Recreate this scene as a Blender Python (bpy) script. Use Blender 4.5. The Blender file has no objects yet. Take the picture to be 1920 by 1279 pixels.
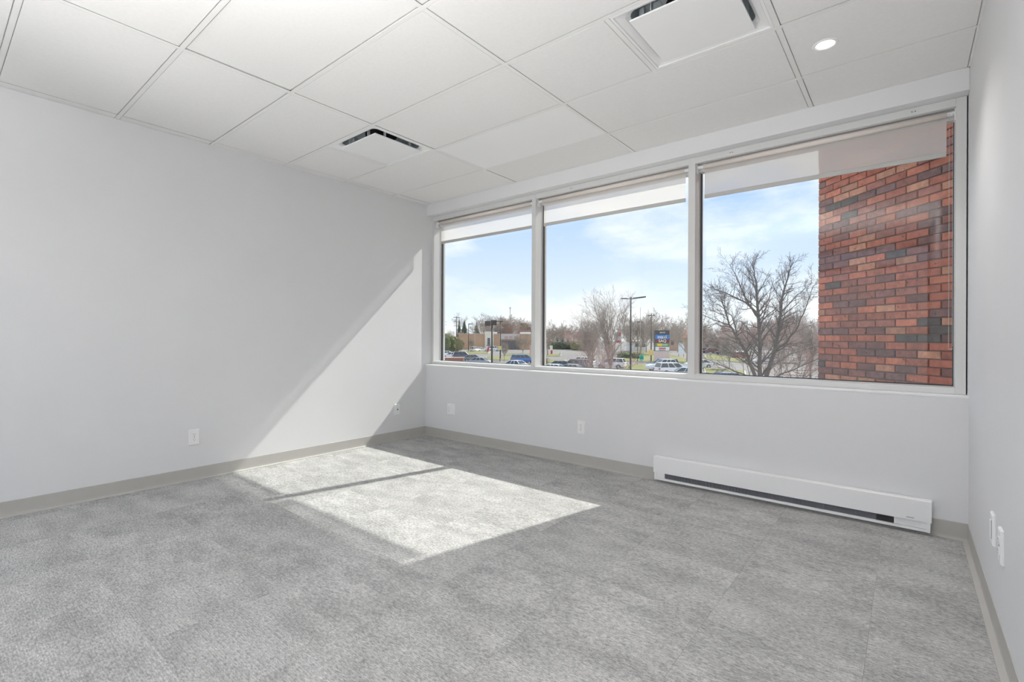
import bpy, bmesh, math, random
from mathutils import Vector, Matrix
import numpy as np

C = bpy.context.scene.collection
SC = bpy.context.scene
PI = math.pi

# ------------------------------------------------------------------ camera
CZ = 1.125                                   # camera height over the carpet
F_PX, CX, CY = 916.783, 915.088, 631.321
YAW, PITCH, ROLL = 0.709419, 0.0011088, 0.0049061
def cam_rows():
    rows = []
    for P in ((1, 0, 0), (0, 1, 0), (0, 0, 1)):
        X, Y, Z = P
        s, c = math.sin(YAW), math.cos(YAW)
        z = -s*X + c*Y; x = c*X + s*Y; y = Z
        z, y = z*math.cos(PITCH) + y*math.sin(PITCH), -z*math.sin(PITCH) + y*math.cos(PITCH)
        x, y = x*math.cos(ROLL) + y*math.sin(ROLL), -x*math.sin(ROLL) + y*math.cos(ROLL)
        rows.append((x, y, z))
    m = Matrix(rows).transposed()            # world -> (x right, y up, z forward)
    return m
MC = cam_rows()
right, up, fwd = Vector(MC[0]), Vector(MC[1]), Vector(MC[2])
cd = bpy.data.cameras.new('camera')
cam = bpy.data.objects.new('camera', cd); C.objects.link(cam)
rot = Matrix((right, up, -fwd)).transposed()
cam.matrix_world = Matrix.Translation((0, 0, CZ)) @ rot.to_4x4()
cd.sensor_width = 36; cd.lens = 36*F_PX/1920
cd.shift_x = (960 - CX)/1920; cd.shift_y = (CY - 639.5)/1920
cd.clip_start = 0.02; cd.clip_end = 2000
SC.camera = cam

# ------------------------------------------------------------------ world, sun, exposure
SC.view_settings.view_transform = 'Standard'; SC.view_settings.look = 'None'
SC.view_settings.exposure = 0.56; SC.view_settings.gamma = 1.0
SC.view_settings.use_curve_mapping = False
SKY_K = 0.90
W = bpy.data.worlds.new('sky'); SC.world = W; W.use_nodes = True
nt = W.node_tree; nt.nodes.clear()
def N(t, **k):
    n = nt.nodes.new(t)
    for a, b in k.items(): setattr(n, a, b)
    return n
tc = N('ShaderNodeTexCoord'); sp = N('ShaderNodeSeparateXYZ'); nt.links.new(tc.outputs['Generated'], sp.inputs[0])
ramp = N('ShaderNodeValToRGB'); nt.links.new(sp.outputs['Z'], ramp.inputs[0])
e = ramp.color_ramp.elements
e[0].position = 0.0; e[0].color = (0.82, 0.89, 0.93, 1)
e[1].position = 1.0; e[1].color = (0.22, 0.42, 0.85, 1)
for p_, c_ in ((0.05, (0.74, 0.82, 0.92, 1)), (0.13, (0.60, 0.71, 0.90, 1)), (0.25, (0.43, 0.59, 0.90, 1)), (0.5, (0.34, 0.55, 0.92, 1))):
    q = e.new(p_); q.color = c_
mp = N('ShaderNodeMapping'); mp.inputs['Scale'].default_value = (1.0, 1.0, 2.6); mp.inputs['Location'].default_value = (0.35, 0.0, 0.0)
nt.links.new(tc.outputs['Generated'], mp.inputs[0])
cn = N('ShaderNodeTexNoise'); cn.inputs['Scale'].default_value = 2.6; cn.inputs['Detail'].default_value = 8; cn.inputs['Roughness'].default_value = 0.58
cn.noise_dimensions = '4D'; cn.inputs['W'].default_value = 66.6
nt.links.new(mp.outputs[0], cn.inputs['Vector'])
cr = N('ShaderNodeValToRGB'); nt.links.new(cn.outputs['Fac'], cr.inputs[0])
cr.color_ramp.elements[0].position = 0.41; cr.color_ramp.elements[1].position = 0.57
mx = N('ShaderNodeMix', data_type='RGBA'); nt.links.new(cr.outputs[0], mx.inputs['Factor'])
nt.links.new(ramp.outputs[0], mx.inputs['A']); mx.inputs['B'].default_value = (0.92, 0.925, 0.94, 1)
bg = N('ShaderNodeBackground'); bg.inputs['Strength'].default_value = SKY_K
nt.links.new(mx.outputs['Result'], bg.inputs['Color'])
wo = N('ShaderNodeOutputWorld'); nt.links.new(bg.outputs[0], wo.inputs[0])

SUN = Vector((0.235, 1.0, 0.97)).normalized()
sl = bpy.data.lights.new('sun', 'SUN'); sl.energy = 4.0; sl.angle = math.radians(0.9); sl.color = (1, 0.97, 0.92)
so = bpy.data.objects.new('sun', sl); C.objects.link(so)
so.rotation_euler = SUN.to_track_quat('Z', 'Y').to_euler(); so.location = (3, 20, 20)
SPOT_W = 28.0
FILL_UPLIGHTER_W = 112.0  # each of the two floor spots added as ceiling fill
FILL_PENDANT_W = (16.0, 38.0)                             # each of the two pendants added out of view as fill
SC.cycles.max_bounces = 12; SC.cycles.diffuse_bounces = 8; SC.cycles.transparent_max_bounces = 16
SC.cycles.sample_clamp_indirect = 6.0

# ------------------------------------------------------------------ materials
def srgb(r, g, b):
    f = lambda v: (v/255/12.92) if v/255 <= 0.04045 else ((v/255 + 0.055)/1.055)**2.4
    return (f(r), f(g), f(b), 1)
def mat(name, col, rough=0.6, metal=0.0, var=0.0, vscale=5.0, bump=0.0, bscale=200.0, spec=0.5, objcol=False, coat=0):
    m = bpy.data.materials.new(name); m.use_nodes = True
    t = m.node_tree; b = t.nodes['Principled BSDF']
    b.inputs['Base Color'].default_value = col; b.inputs['Roughness'].default_value = rough
    b.inputs['Metallic'].default_value = metal; b.inputs['Specular IOR Level'].default_value = spec
    if coat: b.inputs['Coat Weight'].default_value = coat
    tcn = t.nodes.new('ShaderNodeTexCoord')
    src = None
    if objcol:
        oi = t.nodes.new('ShaderNodeObjectInfo'); src = oi.outputs['Color']
    if var > 0:
        n = t.nodes.new('ShaderNodeTexNoise'); n.inputs['Scale'].default_value = vscale; n.inputs['Detail'].default_value = 5
        t.links.new(tcn.outputs['Object'], n.inputs['Vector'])
        mr = t.nodes.new('ShaderNodeMapRange'); mr.inputs['From Min'].default_value = 0.25; mr.inputs['From Max'].default_value = 0.75
        mr.inputs['To Min'].default_value = 1 - var; mr.inputs['To Max'].default_value = 1 + var
        t.links.new(n.outputs['Fac'], mr.inputs['Value'])
        vm = t.nodes.new('ShaderNodeVectorMath'); vm.operation = 'SCALE'
        if src: t.links.new(src, vm.inputs[0])
        else: vm.inputs[0].default_value = col[:3]
        t.links.new(mr.outputs[0], vm.inputs['Scale']); src = vm.outputs[0]
    if src: t.links.new(src, b.inputs['Base Color'])
    if bump > 0:
        n2 = t.nodes.new('ShaderNodeTexNoise'); n2.inputs['Scale'].default_value = bscale; n2.inputs['Detail'].default_value = 4
        t.links.new(tcn.outputs['Object'], n2.inputs['Vector'])
        bp = t.nodes.new('ShaderNodeBump'); bp.inputs['Strength'].default_value = bump; bp.inputs['Distance'].default_value = 0.002
        t.links.new(n2.outputs['Fac'], bp.inputs['Height']); t.links.new(bp.outputs[0], b.inputs['Normal'])
    return m
M = {}
M['wall'] = mat('wall_paint', (0.735, 0.735, 0.742, 1), 0.55, var=0.012, vscale=3, bump=0.08, bscale=350, spec=0.35)
M['ceil'] = mat('ceiling_tile_face', (0.83, 0.825, 0.812, 1), 0.9, var=0.02, vscale=60, bump=0.25, bscale=500, spec=0.1)
M['tee'] = mat('grid_paint', (0.82, 0.815, 0.80, 1), 0.5, var=0.01, vscale=8, spec=0.3)
M['panel'] = mat('light_panel_face', (0.88, 0.88, 0.875, 1), 0.5, var=0.005, vscale=3, spec=0.3)
M['white'] = mat('white_enamel', (0.86, 0.86, 0.86, 1), 0.35, var=0.01, vscale=6)
M['plenum'] = mat('plenum_dark', (0.12, 0.12, 0.12, 1), 0.9, var=0.1)
M['galv'] = mat('galvanised_duct', srgb(190, 198, 202), 0.5, metal=0.0, var=0.15, vscale=9)
M['duct_dark'] = mat('duct_interior', (0.01, 0.01, 0.01, 1), 0.9, var=0.1)
M['alu'] = mat('window_frame_paint', (0.66, 0.66, 0.655, 1), 0.4, var=0.015, vscale=8, spec=0.4)
M['gasket'] = mat('gasket_rubber', (0.04, 0.045, 0.045, 1), 0.7, var=0.1)
M['base'] = mat('vinyl_baseboard', srgb(181, 179, 174), 0.45, var=0.03, vscale=10)
M['heater'] = mat('heater_enamel', (0.88, 0.88, 0.88, 1), 0.35, var=0.01, vscale=4)
M['grille'] = mat('heater_grille', (0.16, 0.16, 0.18, 1), 0.5, var=0.05, vscale=30)
M['slot'] = mat('outlet_slot', (0.03, 0.03, 0.03, 1), 0.6, var=0.1)
M['chain'] = mat('bead_chain', (0.62, 0.60, 0.57, 1), 0.35, metal=0.3, var=0.05)
M['roll'] = mat('rolled_shade_cloth', srgb(226, 218, 211), 0.8, var=0.02, vscale=40)
M['hem'] = mat('shade_hem_bar', srgb(190, 188, 184), 0.6, var=0.02, vscale=20)
M['mortar'] = mat('mortar', srgb(132, 110, 98), 0.95, var=0.15, vscale=20, bump=0.4, bscale=150)
M['asphalt'] = mat('asphalt', srgb(134, 129, 124), 0.9, var=0.12, vscale=0.12, spec=0.2)
M['grass'] = mat('spring_grass', srgb(132, 130, 88), 0.95, var=0.25, vscale=0.5, spec=0.1)
M['kerb'] = mat('concrete_kerb', srgb(200, 192, 180), 0.9, var=0.08, vscale=1)
M['dark_metal'] = mat('dark_bronze_metal', srgb(62, 54, 52), 0.5, var=0.1, vscale=3)
M['pole_grey'] = mat('grey_pole', srgb(170, 168, 164), 0.6, var=0.06, vscale=2)
M['wood_pole'] = mat('weathered_wood', srgb(105, 92, 84), 0.9, var=0.15, vscale=2)
M['tire'] = mat('tyre_rubber', (0.02, 0.02, 0.02, 1), 0.8, var=0.1)
M['rim'] = mat('wheel_rim', (0.45, 0.45, 0.46, 1), 0.35, metal=0.6, var=0.05)
M['carglass'] = mat('car_glass', (0.03, 0.04, 0.05, 1), 0.08, var=0.1, vscale=1, spec=0.8)
M['lamp_red'] = mat('tail_lamp', (0.5, 0.02, 0.02, 1), 0.3, var=0.05)
M['lamp_clear'] = mat('head_lamp', (0.7, 0.72, 0.75, 1), 0.2, var=0.05)
M['paint'] = mat('car_paint', (1, 1, 1, 1), 0.3, var=0.01, objcol=True, coat=0.4)
M['flat'] = mat('painted_surface', (1, 1, 1, 1), 0.8, var=0.06, vscale=1.5, objcol=True)
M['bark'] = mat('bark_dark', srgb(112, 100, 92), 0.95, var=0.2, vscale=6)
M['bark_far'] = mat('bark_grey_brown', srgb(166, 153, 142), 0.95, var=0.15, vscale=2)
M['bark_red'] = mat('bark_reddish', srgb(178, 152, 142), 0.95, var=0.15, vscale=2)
M['conifer'] = mat('conifer_needles', srgb(78, 92, 66), 0.95, var=0.35, vscale=1.2)
M['hedge'] = mat('hedge_leaves', srgb(96, 104, 70), 0.95, var=0.35, vscale=0.9)
M['olive'] = mat('olive_bush', srgb(138, 130, 96), 0.95, var=0.3, vscale=1.0)
M['farglass'] = mat('shop_glass', srgb(96, 100, 106), 0.3, var=0.1)

def carpet_mat():
    m = bpy.data.materials.new('carpet_loop'); m.use_nodes = True
    t = m.node_tree; b = t.nodes['Principled BSDF']; b.inputs['Roughness'].default_value = 0.95; b.inputs['Specular IOR Level'].default_value = 0.1
    tcn = t.nodes.new('ShaderNodeTexCoord'); oi = t.nodes.new('ShaderNodeObjectInfo')
    off = t.nodes.new('ShaderNodeVectorMath'); off.operation = 'SCALE'; off.inputs[0].default_value = (37.0, 91.0, 13.0)
    t.links.new(oi.outputs['Random'], off.inputs['Scale'])
    ad = t.nodes.new('ShaderNodeVectorMath'); ad.operation = 'ADD'
    t.links.new(tcn.outputs['Object'], ad.inputs[0]); t.links.new(off.outputs[0], ad.inputs[1])
    def noise(scale, detail, vec, rough=0.5):
        n = t.nodes.new('ShaderNodeTexNoise'); n.inputs['Scale'].default_value = scale; n.inputs['Detail'].default_value = detail
        n.inputs['Roughness'].default_value = rough; t.links.new(vec, n.inputs['Vector']); return n.outputs['Fac']
    def mapping(sc):
        k = t.nodes.new('ShaderNodeMapping'); k.inputs['Scale'].default_value = sc; t.links.new(ad.outputs[0], k.inputs[0]); return k.outputs[0]
    big = noise(3.2, 6, mapping((1, 1.9, 1)), 0.62)        # soft mottling, drawn out along the rows
    yarn = noise(120, 3, mapping((0.45, 1, 1)), 0.75)
    fine = noise(330, 2, ad.outputs[0], 0.7)
    wv = t.nodes.new('ShaderNodeTexWave'); wv.bands_direction = 'Y'; wv.inputs['Scale'].default_value = 38; wv.inputs['Distortion'].default_value = 2.5
    wv.inputs['Detail'].default_value = 2; wv.inputs['Detail Scale'].default_value = 3
    t.links.new(ad.outputs[0], wv.inputs['Vector'])
    def math_(op, a, b_, c_=None):
        n = t.nodes.new('ShaderNodeMath'); n.operation = op
        for i, v in enumerate((a, b_, c_)):
            if v is None: continue
            if isinstance(v, (int, float)): n.inputs[i].default_value = v
            else: t.links.new(v, n.inputs[i])
        return n.outputs[0]
    r1 = t.nodes.new('ShaderNodeMapRange'); r1.inputs['From Min'].default_value = 0.36; r1.inputs['From Max'].default_value = 0.64
    t.links.new(big, r1.inputs['Value'])
    v = math_('MULTIPLY_ADD', r1.outputs[0], 0.27, 0.74)
    y1 = math_('MULTIPLY_ADD', yarn, 2.0, 0.0); v = math_('MULTIPLY', v, y1)
    y2 = math_('MULTIPLY_ADD', fine, 1.1, 0.45); v = math_('MULTIPLY', v, y2)
    y3 = math_('MULTIPLY_ADD', wv.outputs['Fac'], 0.12, 0.94); v = math_('MULTIPLY', v, y3)
    tone = math_('MULTIPLY_ADD', oi.outputs['Random'], 0.06, 0.97); v = math_('MULTIPLY', v, tone)
    cl = t.nodes.new('ShaderNodeVectorMath'); cl.operation = 'SCALE'; cl.inputs[0].default_value = (0.445, 0.442, 0.433)
    t.links.new(v, cl.inputs['Scale']); t.links.new(cl.outputs[0], b.inputs['Base Color'])
    bp = t.nodes.new('ShaderNodeBump'); bp.inputs['Strength'].default_value = 0.5; bp.inputs['Distance'].default_value = 0.003
    t.links.new(yarn, bp.inputs['Height']); t.links.new(bp.outputs[0], b.inputs['Normal'])
    return m
M['carpet'] = carpet_mat()

def glass_mat():
    m = bpy.data.materials.new('clear_glass'); m.use_nodes = True
    t = m.node_tree; t.nodes.clear()
    tr = t.nodes.new('ShaderNodeBsdfTransparent'); tr.inputs[0].default_value = (0.965, 0.98, 0.97, 1)
    gl = t.nodes.new('ShaderNodeBsdfGlossy'); gl.inputs['Roughness'].default_value = 0.01
    lw = t.nodes.new('ShaderNodeLayerWeight'); lw.inputs['Blend'].default_value = 0.5
    pw = t.nodes.new('ShaderNodeMath'); pw.operation = 'POWER'; pw.inputs[1].default_value = 5.0; t.links.new(lw.outputs['Facing'], pw.inputs[0])
    fr = t.nodes.new('ShaderNodeMath'); fr.operation = 'MULTIPLY_ADD'; fr.inputs[1].default_value = 0.93; fr.inputs[2].default_value = 0.035; t.links.new(pw.outputs[0], fr.inputs[0])
    mi = t.nodes.new('ShaderNodeMixShader'); o = t.nodes.new('ShaderNodeOutputMaterial')
    t.links.new(fr.outputs[0], mi.inputs[0]); t.links.new(tr.outputs[0], mi.inputs[1]); t.links.new(gl.outputs[0], mi.inputs[2]); t.links.new(mi.outputs[0], o.inputs[0])
    return m
M['glass'] = glass_mat()
def shade_mat():
    m = bpy.data.materials.new('shade_screen_cloth'); m.use_nodes = True
    t = m.node_tree; t.nodes.clear()
    tr = t.nodes.new('ShaderNodeBsdfTransparent'); tr.inputs[0].default_value = (1, 0.99, 0.97, 1)
    df = t.nodes.new('ShaderNodeBsdfDiffuse'); df.inputs[0].default_value = (0.80, 0.775, 0.75, 1)
    tl = t.nodes.new('ShaderNodeBsdfTranslucent'); tl.inputs[0].default_value = (0.88, 0.85, 0.81, 1)
    nz = t.nodes.new('ShaderNodeTexNoise'); nz.inputs['Scale'].default_value = 60; nz.inputs['Detail'].default_value = 3
    mr = t.nodes.new('ShaderNodeMapRange'); mr.inputs['To Min'].default_value = 0.36; mr.inputs['To Max'].default_value = 0.44
    t.links.new(nz.outputs['Fac'], mr.inputs['Value'])
    a = t.nodes.new('ShaderNodeMixShader'); t.links.new(mr.outputs[0], a.inputs[0]); t.links.new(df.outputs[0], a.inputs[1]); t.links.new(tl.outputs[0], a.inputs[2])
    b = t.nodes.new('ShaderNodeMixShader'); b.inputs[0].default_value = 0.22
    t.links.new(a.outputs[0], b.inputs[1]); t.links.new(tr.outputs[0], b.inputs[2])
    o = t.nodes.new('ShaderNodeOutputMaterial'); t.links.new(b.outputs[0], o.inputs[0])
    return m
M['shade'] = shade_mat()
def emit_mat(name, col, s):
    m = bpy.data.materials.new(name); m.use_nodes = True
    t = m.node_tree; t.nodes.clear()
    e_ = t.nodes.new('ShaderNodeEmission'); e_.inputs[0].default_value = col; e_.inputs[1].default_value = s
    o = t.nodes.new('ShaderNodeOutputMaterial'); t.links.new(e_.outputs[0], o.inputs[0]); return m
M['lens'] = emit_mat('lit_lens', (1, 0.96, 0.92, 1), 14.0)
M['lit_panel'] = emit_mat('lit_panel', (1, 0.98, 0.95, 1), 2.5)
def brick_mat():
    m = mat('clay_brick', (1, 1, 1, 1), 0.9, objcol=True)
    t = m.node_tree; b = t.nodes['Principled BSDF']
    tcn = t.nodes.new('ShaderNodeTexCoord'); oi = t.nodes.new('ShaderNodeObjectInfo')
    off = t.nodes.new('ShaderNodeVectorMath'); off.operation = 'SCALE'; off.inputs[0].default_value = (31.0, 17.0, 53.0); t.links.new(oi.outputs['Random'], off.inputs['Scale'])
    ad = t.nodes.new('ShaderNodeVectorMath'); ad.operation = 'ADD'; t.links.new(tcn.outputs['Object'], ad.inputs[0]); t.links.new(off.outputs[0], ad.inputs[1])
    n = t.nodes.new('ShaderNodeTexNoise'); n.inputs['Scale'].default_value = 16; n.inputs['Detail'].default_value = 6; n.inputs['Roughness'].default_value = 0.65; t.links.new(ad.outputs[0], n.inputs['Vector'])
    r = t.nodes.new('ShaderNodeMapRange'); r.inputs['From Min'].default_value = 0.3; r.inputs['From Max'].default_value = 0.7; r.inputs['To Min'].default_value = 0.72; r.inputs['To Max'].default_value = 1.3
    t.links.new(n.outputs['Fac'], r.inputs['Value'])
    pit = t.nodes.new('ShaderNodeTexNoise'); pit.inputs['Scale'].default_value = 28; pit.inputs['Detail'].default_value = 1; t.links.new(ad.outputs[0], pit.inputs['Vector'])
    pr = t.nodes.new('ShaderNodeMapRange'); pr.inputs['From Min'].default_value = 0.72; pr.inputs['From Max'].default_value = 0.76; pr.inputs['To Min'].default_value = 1.0; pr.inputs['To Max'].default_value = 0.45
    t.links.new(pit.outputs['Fac'], pr.inputs['Value'])
    mu = t.nodes.new('ShaderNodeMath'); mu.operation = 'MULTIPLY'; t.links.new(r.outputs[0], mu.inputs[0]); t.links.new(pr.outputs[0], mu.inputs[1])
    sc = t.nodes.new('ShaderNodeVectorMath'); sc.operation = 'SCALE'; t.links.new(oi.outputs['Color'], sc.inputs[0]); t.links.new(mu.outputs[0], sc.inputs['Scale'])
    t.links.new(sc.outputs[0], b.inputs['Base Color'])
    bp = t.nodes.new('ShaderNodeBump'); bp.inputs['Strength'].default_value = 0.6; bp.inputs['Distance'].default_value = 0.004
    t.links.new(mu.outputs[0], bp.inputs['Height']); t.links.new(bp.outputs[0], b.inputs['Normal'])
    return m
M['brick'] = brick_mat()

# ------------------------------------------------------------------ helpers
class MB:
    def __init__(s): s.v = []; s.f = []; s.mi = []
    def poly(s, pts, faces, mi=0):
        o = len(s.v); s.v += [tuple(p) for p in pts]; s.f += [tuple(i + o for i in f) for f in faces]; s.mi += [mi]*len(faces); return s
    def box(s, x0, x1, y0, y1, z0, z1, mi=0):
        return s.poly([(x0, y0, z0), (x1, y0, z0), (x1, y1, z0), (x0, y1, z0), (x0, y0, z1), (x1, y0, z1), (x1, y1, z1), (x0, y1, z1)],
                      [(3, 2, 1, 0), (4, 5, 6, 7), (0, 1, 5, 4), (1, 2, 6, 5), (2, 3, 7, 6), (3, 0, 4, 7)], mi)
    def cyl(s, a, b, r, n=12, r2=None, mi=0, caps=True):
        a, b = Vector(a), Vector(b); d = (b - a).normalized(); u = d.orthogonal().normalized(); w = d.cross(u); r2 = r if r2 is None else r2
        pts = [a + (u*math.cos(2*PI*i/n) + w*math.sin(2*PI*i/n))*r for i in range(n)] + [b + (u*math.cos(2*PI*i/n) + w*math.sin(2*PI*i/n))*r2 for i in range(n)]
        fs = [(i, (i + 1) % n, n + (i + 1) % n, n + i) for i in range(n)]
        if caps: fs += [tuple(range(n - 1, -1, -1)), tuple(range(n, 2*n))]
        return s.poly(pts, fs, mi)
    def prism(s, prof, a0, a1, axis='x', mi=0):
        """profile of (p,q) pairs extruded along an axis"""
        n = len(prof)
        def P(t, p, q): return {'x': (t, p, q), 'y': (p, t, q), 'z': (p, q, t)}[axis]
        pts = [P(a0, *q) for q in prof] + [P(a1, *q) for q in prof]
        fs = [(i, (i + 1) % n, n + (i + 1) % n, n + i) for i in range(n)] + [tuple(range(n - 1, -1, -1)), tuple(range(n, 2*n))]
        return s.poly(pts, fs, mi)
    def loft(s, rings, mi=0, cap0=True, cap1=True):
        n = len(rings[0]); o = len(s.v)
        pts = [p for r in rings for p in r]; fs = []
        for k in range(len(rings) - 1):
            for i in range(n): fs.append((k*n + i, k*n + (i + 1) % n, (k + 1)*n + (i + 1) % n, (k + 1)*n + i))
        if cap0: fs.append(tuple(range(n - 1, -1, -1)))
        if cap1: fs.append(tuple(range((len(rings) - 1)*n, len(rings)*n)))
        return s.poly(pts, fs, mi)
    def mesh(s, name, mats):
        me = bpy.data.meshes.new(name); me.from_pydata(s.v, [], s.f); me.update()
        for m in (mats if isinstance(mats, (list, tuple)) else [mats]): me.materials.append(m)
        if any(s.mi): me.polygons.foreach_set('material_index', s.mi)
        bm = bmesh.new(); bm.from_mesh(me); bmesh.ops.recalc_face_normals(bm, faces=bm.faces); bm.to_mesh(me); bm.free()
        return me
    def build(s, name, mats, parent=None, smooth=False, bevel=0, loc=None, col=None, label=None):
        o = bpy.data.objects.new(name, s.mesh(name, mats)); C.objects.link(o)
        if parent is not None: o.parent = parent
        if smooth: o.data.polygons.foreach_set('use_smooth', [True]*len(o.data.polygons))
        if bevel:
            b = o.modifiers.new('bevel', 'BEVEL'); b.width = bevel; b.segments = 2; b.limit_method = 'ANGLE'; b.angle_limit = math.radians(40)
        if loc is not None: o.location = loc
        if col is not None: o.color = col
        if label: o['label'] = label
        return o
def tag(o, label, cat, group=None):
    o['label'] = label; o['category'] = cat
    if group: o['group'] = group
    return o
def structure(o): o['kind'] = 'structure'; return o
def thing(name, label, cat, loc=(0, 0, 0), rz=0, group=None):
    o = bpy.data.objects.new(name, None); C.objects.link(o); o.location = loc; o.rotation_euler = (0, 0, rz); o.empty_display_size = 0.1
    return tag(o, label, cat, group)
def instance(src, name, parent=None, loc=(0, 0, 0), rz=0, sc=None, col=None):
    o = bpy.data.objects.new(name, src.data if hasattr(src, 'data') else src); C.objects.link(o)
    if parent is not None: o.parent = parent
    o.location = loc; o.rotation_euler = (0, 0, rz)
    if sc is not None: o.scale = sc if hasattr(sc, '__len__') else (sc,)*3
    if col is not None: o.color = col
    return o
def copy_tree(o, parent=None):
    c = o.copy(); C.objects.link(c)
    if parent is not None: c.parent = parent
    for ch in list(o.children): copy_tree(ch, c)
    return c

# ------------------------------------------------------------------ room measures (metres)
XL, XR, YW, YF, YB = -4.221, 0.259, 3.814, 3.900, -1.70
H = 2.643; SILL = 0.808; SOF = 2.522; YO = 4.12
GX, GY, MOD = -2.924, 0.900, 0.6096
GROUND = -3.775

# --- floor of carpet tiles
fl = MB(); fl.box(XL - 0.1, XR + 0.1, YB - 0.1, YO, -0.25, -0.006)
floor = structure(fl.build('floor', M['plenum']))
T = 0.5
x_edges = [XL] + [x for x in np.arange(-3.61 - T, XR, T) if x > XL + 0.02] + [XR]
y_edges = [YB] + [y for y in np.arange(0.56 - 5*T, YW, T) if y > YB + 0.02] + [YW]
tile_cache = {}
rng = random.Random(4)
for i in range(len(x_edges) - 1):
    for j in range(len(y_edges) - 1):
        x0, x1, y0, y1 = x_edges[i], x_edges[i + 1], y_edges[j], y_edges[j + 1]
        w, d = round(x1 - x0, 4), round(y1 - y0, 4)
        if (w, d) not in tile_cache:
            g, h = 0.0001, 0.0003
            m = MB(); a, b = w/2 - g, d/2 - g
            m.loft([[(-a, -b, -0.006), (a, -b, -0.006), (a, b, -0.006), (-a, b, -0.006)],
                    [(-a, -b, -0.0009), (a, -b, -0.0009), (a, b, -0.0009), (-a, b, -0.0009)],
                    [(-a + h, -b + h, 0), (a - h, -b + h, 0), (a - h, b - h, 0), (-a + h, b - h, 0)]])
            tile_cache[(w, d)] = m.mesh('carpet_tile', M['carpet'])
        o = instance(tile_cache[(w, d)], 'carpet_tile', floor, ((x0 + x1)/2, (y0 + y1)/2, 0))
        if abs(w - d) < 1e-6: o.rotation_euler = (0, 0, rng.choice((0, PI)))

# --- walls
structure(MB().box(XL - 0.15, XL, YB - 0.15, YO, -0.25, H + 0.3).build('wall_left', M['wall']))
structure(MB().box(XR, XR + 0.15, YB - 0.15, YO, -0.25, H + 0.3).build('wall_right', M['wall']))
bwm = MB(); bwm.box(XL, XR, YB - 0.15, YB, -0.25, 0.22); bwm.box(XL, XR, YB - 0.15, YB, 2.56, H + 0.3)  # opening left in the back wall to let fill daylight in
structure(bwm.build('wall_back', M['wall']))
w2 = bpy.data.objects.new('added_rear_window', None); C.objects.link(w2); w2['kind'] = 'structure'  # unseen rear glazing, added to bring more daylight into the room
for x in (XL + .02, XL + 1.50, XL + 2.98, XR - .02): MB().box(x - .02, x + .02, YB - .10, YB - .03, .221, 2.559).build('mullion', M['alu'], w2)
for z in (.245, 2.535): MB().box(XL + .04, XR - .04, YB - .09, YB - .04, z - .022, z + .022).build('rail', M['alu'], w2)
wm = MB(); wm.box(XL, XR, YW, YO, -0.25, SILL - 0.012)
structure(wm.build('wall_window_below', M['wall']))
structure(MB().box(XL, XR, YW, YO, SOF, H + 0.3).build('wall_window_above', M['wall'], bevel=0.003))
structure(MB().prism([(YW - 0.002, SILL - 0.012), (YW - 0.002, SILL - 0.003), (YW + 0.004, SILL), (YO, SILL), (YO, SILL - 0.012)], XL, XR, 'x').build('trim_1', M['white'], label='lit window sill edge, brightness put into its white colour'))  # drywall return; its sunlit brightness is put into the white colour
structure(MB().box(XR + 0.15, 1.8, YO - 0.3, YO, GROUND, 8).build('wall_facade_right', M['mortar']))
structure(MB().box(XL - 3, XR + 0.15, YB, YO, GROUND, -0.26).build('wall_facade_below', M['mortar']))

# --- baseboards (cove base with a toe)
def base_prof(s):                              # (offset from wall, z)
    return [(0, 0.097), (0.0025, 0.096), (0.0032, 0.093), (0.0032, 0.016), (0.005, 0.0085), (0.0245, 0.0045), (0.0255, 0.001), (0, 0.001)]
pr = [(XL + p, z) for p, z in base_prof(0)]
structure(MB().prism(pr, YB, YW, 'y').build('baseboard_left', M['base'], smooth=False))
pr = [(XR - p, z) for p, z in base_prof(0)]
structure(MB().prism(pr, YB, YW, 'y').build('baseboard_right', M['base']))
pr = [(YW - p, z) for p, z in base_prof(0)]
structure(MB().prism(pr, XL, XR, 'x').build('baseboard_window', M['base']))
pr = [(YB + p, z) for p, z in base_prof(0)]
structure(MB().prism(pr, XL, XR, 'x').build('baseboard_back', M['base']))

# --- suspended ceiling
ceil = structure(MB().box(XL - 0.1, XR + 0.1, YB - 0.1, YO, H + 0.22, H + 0.3).build('ceiling', M['plenum']))
TW = 0.024
gxs = [GX - 2*MOD*1, GX, GX + 2*MOD, GX + 4*MOD]        # tees running towards the window
gxs = [x for x in gxs if XL + 0.04 < x < XR - 0.04]
gys = [GY + k*MOD for k in range(-4, 5)]                # tees running across
half = {}                                              # bays split into two 2 ft modules
def bay_lists():
    xs = [XL] + gxs + [XR]; ys = [YB] + gys + [YW]; return xs, ys
gxs = [GX - 2*MOD, GX, GX + 2*MOD, GX + 4*MOD]
xs, ys = bay_lists()
def tee(x0, x1, y0, y1):
    m = MB(); m.box(x0, x1, y0, y1, H, H + 0.0015)
    if x1 - x0 > y1 - y0: m.box(x0, x1, (y0 + y1)/2 - 0.001, (y0 + y1)/2 + 0.001, H + 0.0015, H + 0.04)
    else: m.box((x0 + x1)/2 - 0.001, (x0 + x1)/2 + 0.001, y0, y1, H + 0.0015, H + 0.04)
    return m.build('grid_tee', M['tee'], ceil)
for y in gys:
    tee(XL + 0.003, XR - 0.003, y - TW/2, y + TW/2)
for x in gxs:
    for j in range(len(ys) - 1):
        a = ys[j] + (TW/2 + 0.0006 if j else 0.003); b = ys[j + 1] - (TW/2 + 0.0006 if j < len(ys) - 2 else 0.003)
        tee(x - TW/2, x + TW/2, a, b)
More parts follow.
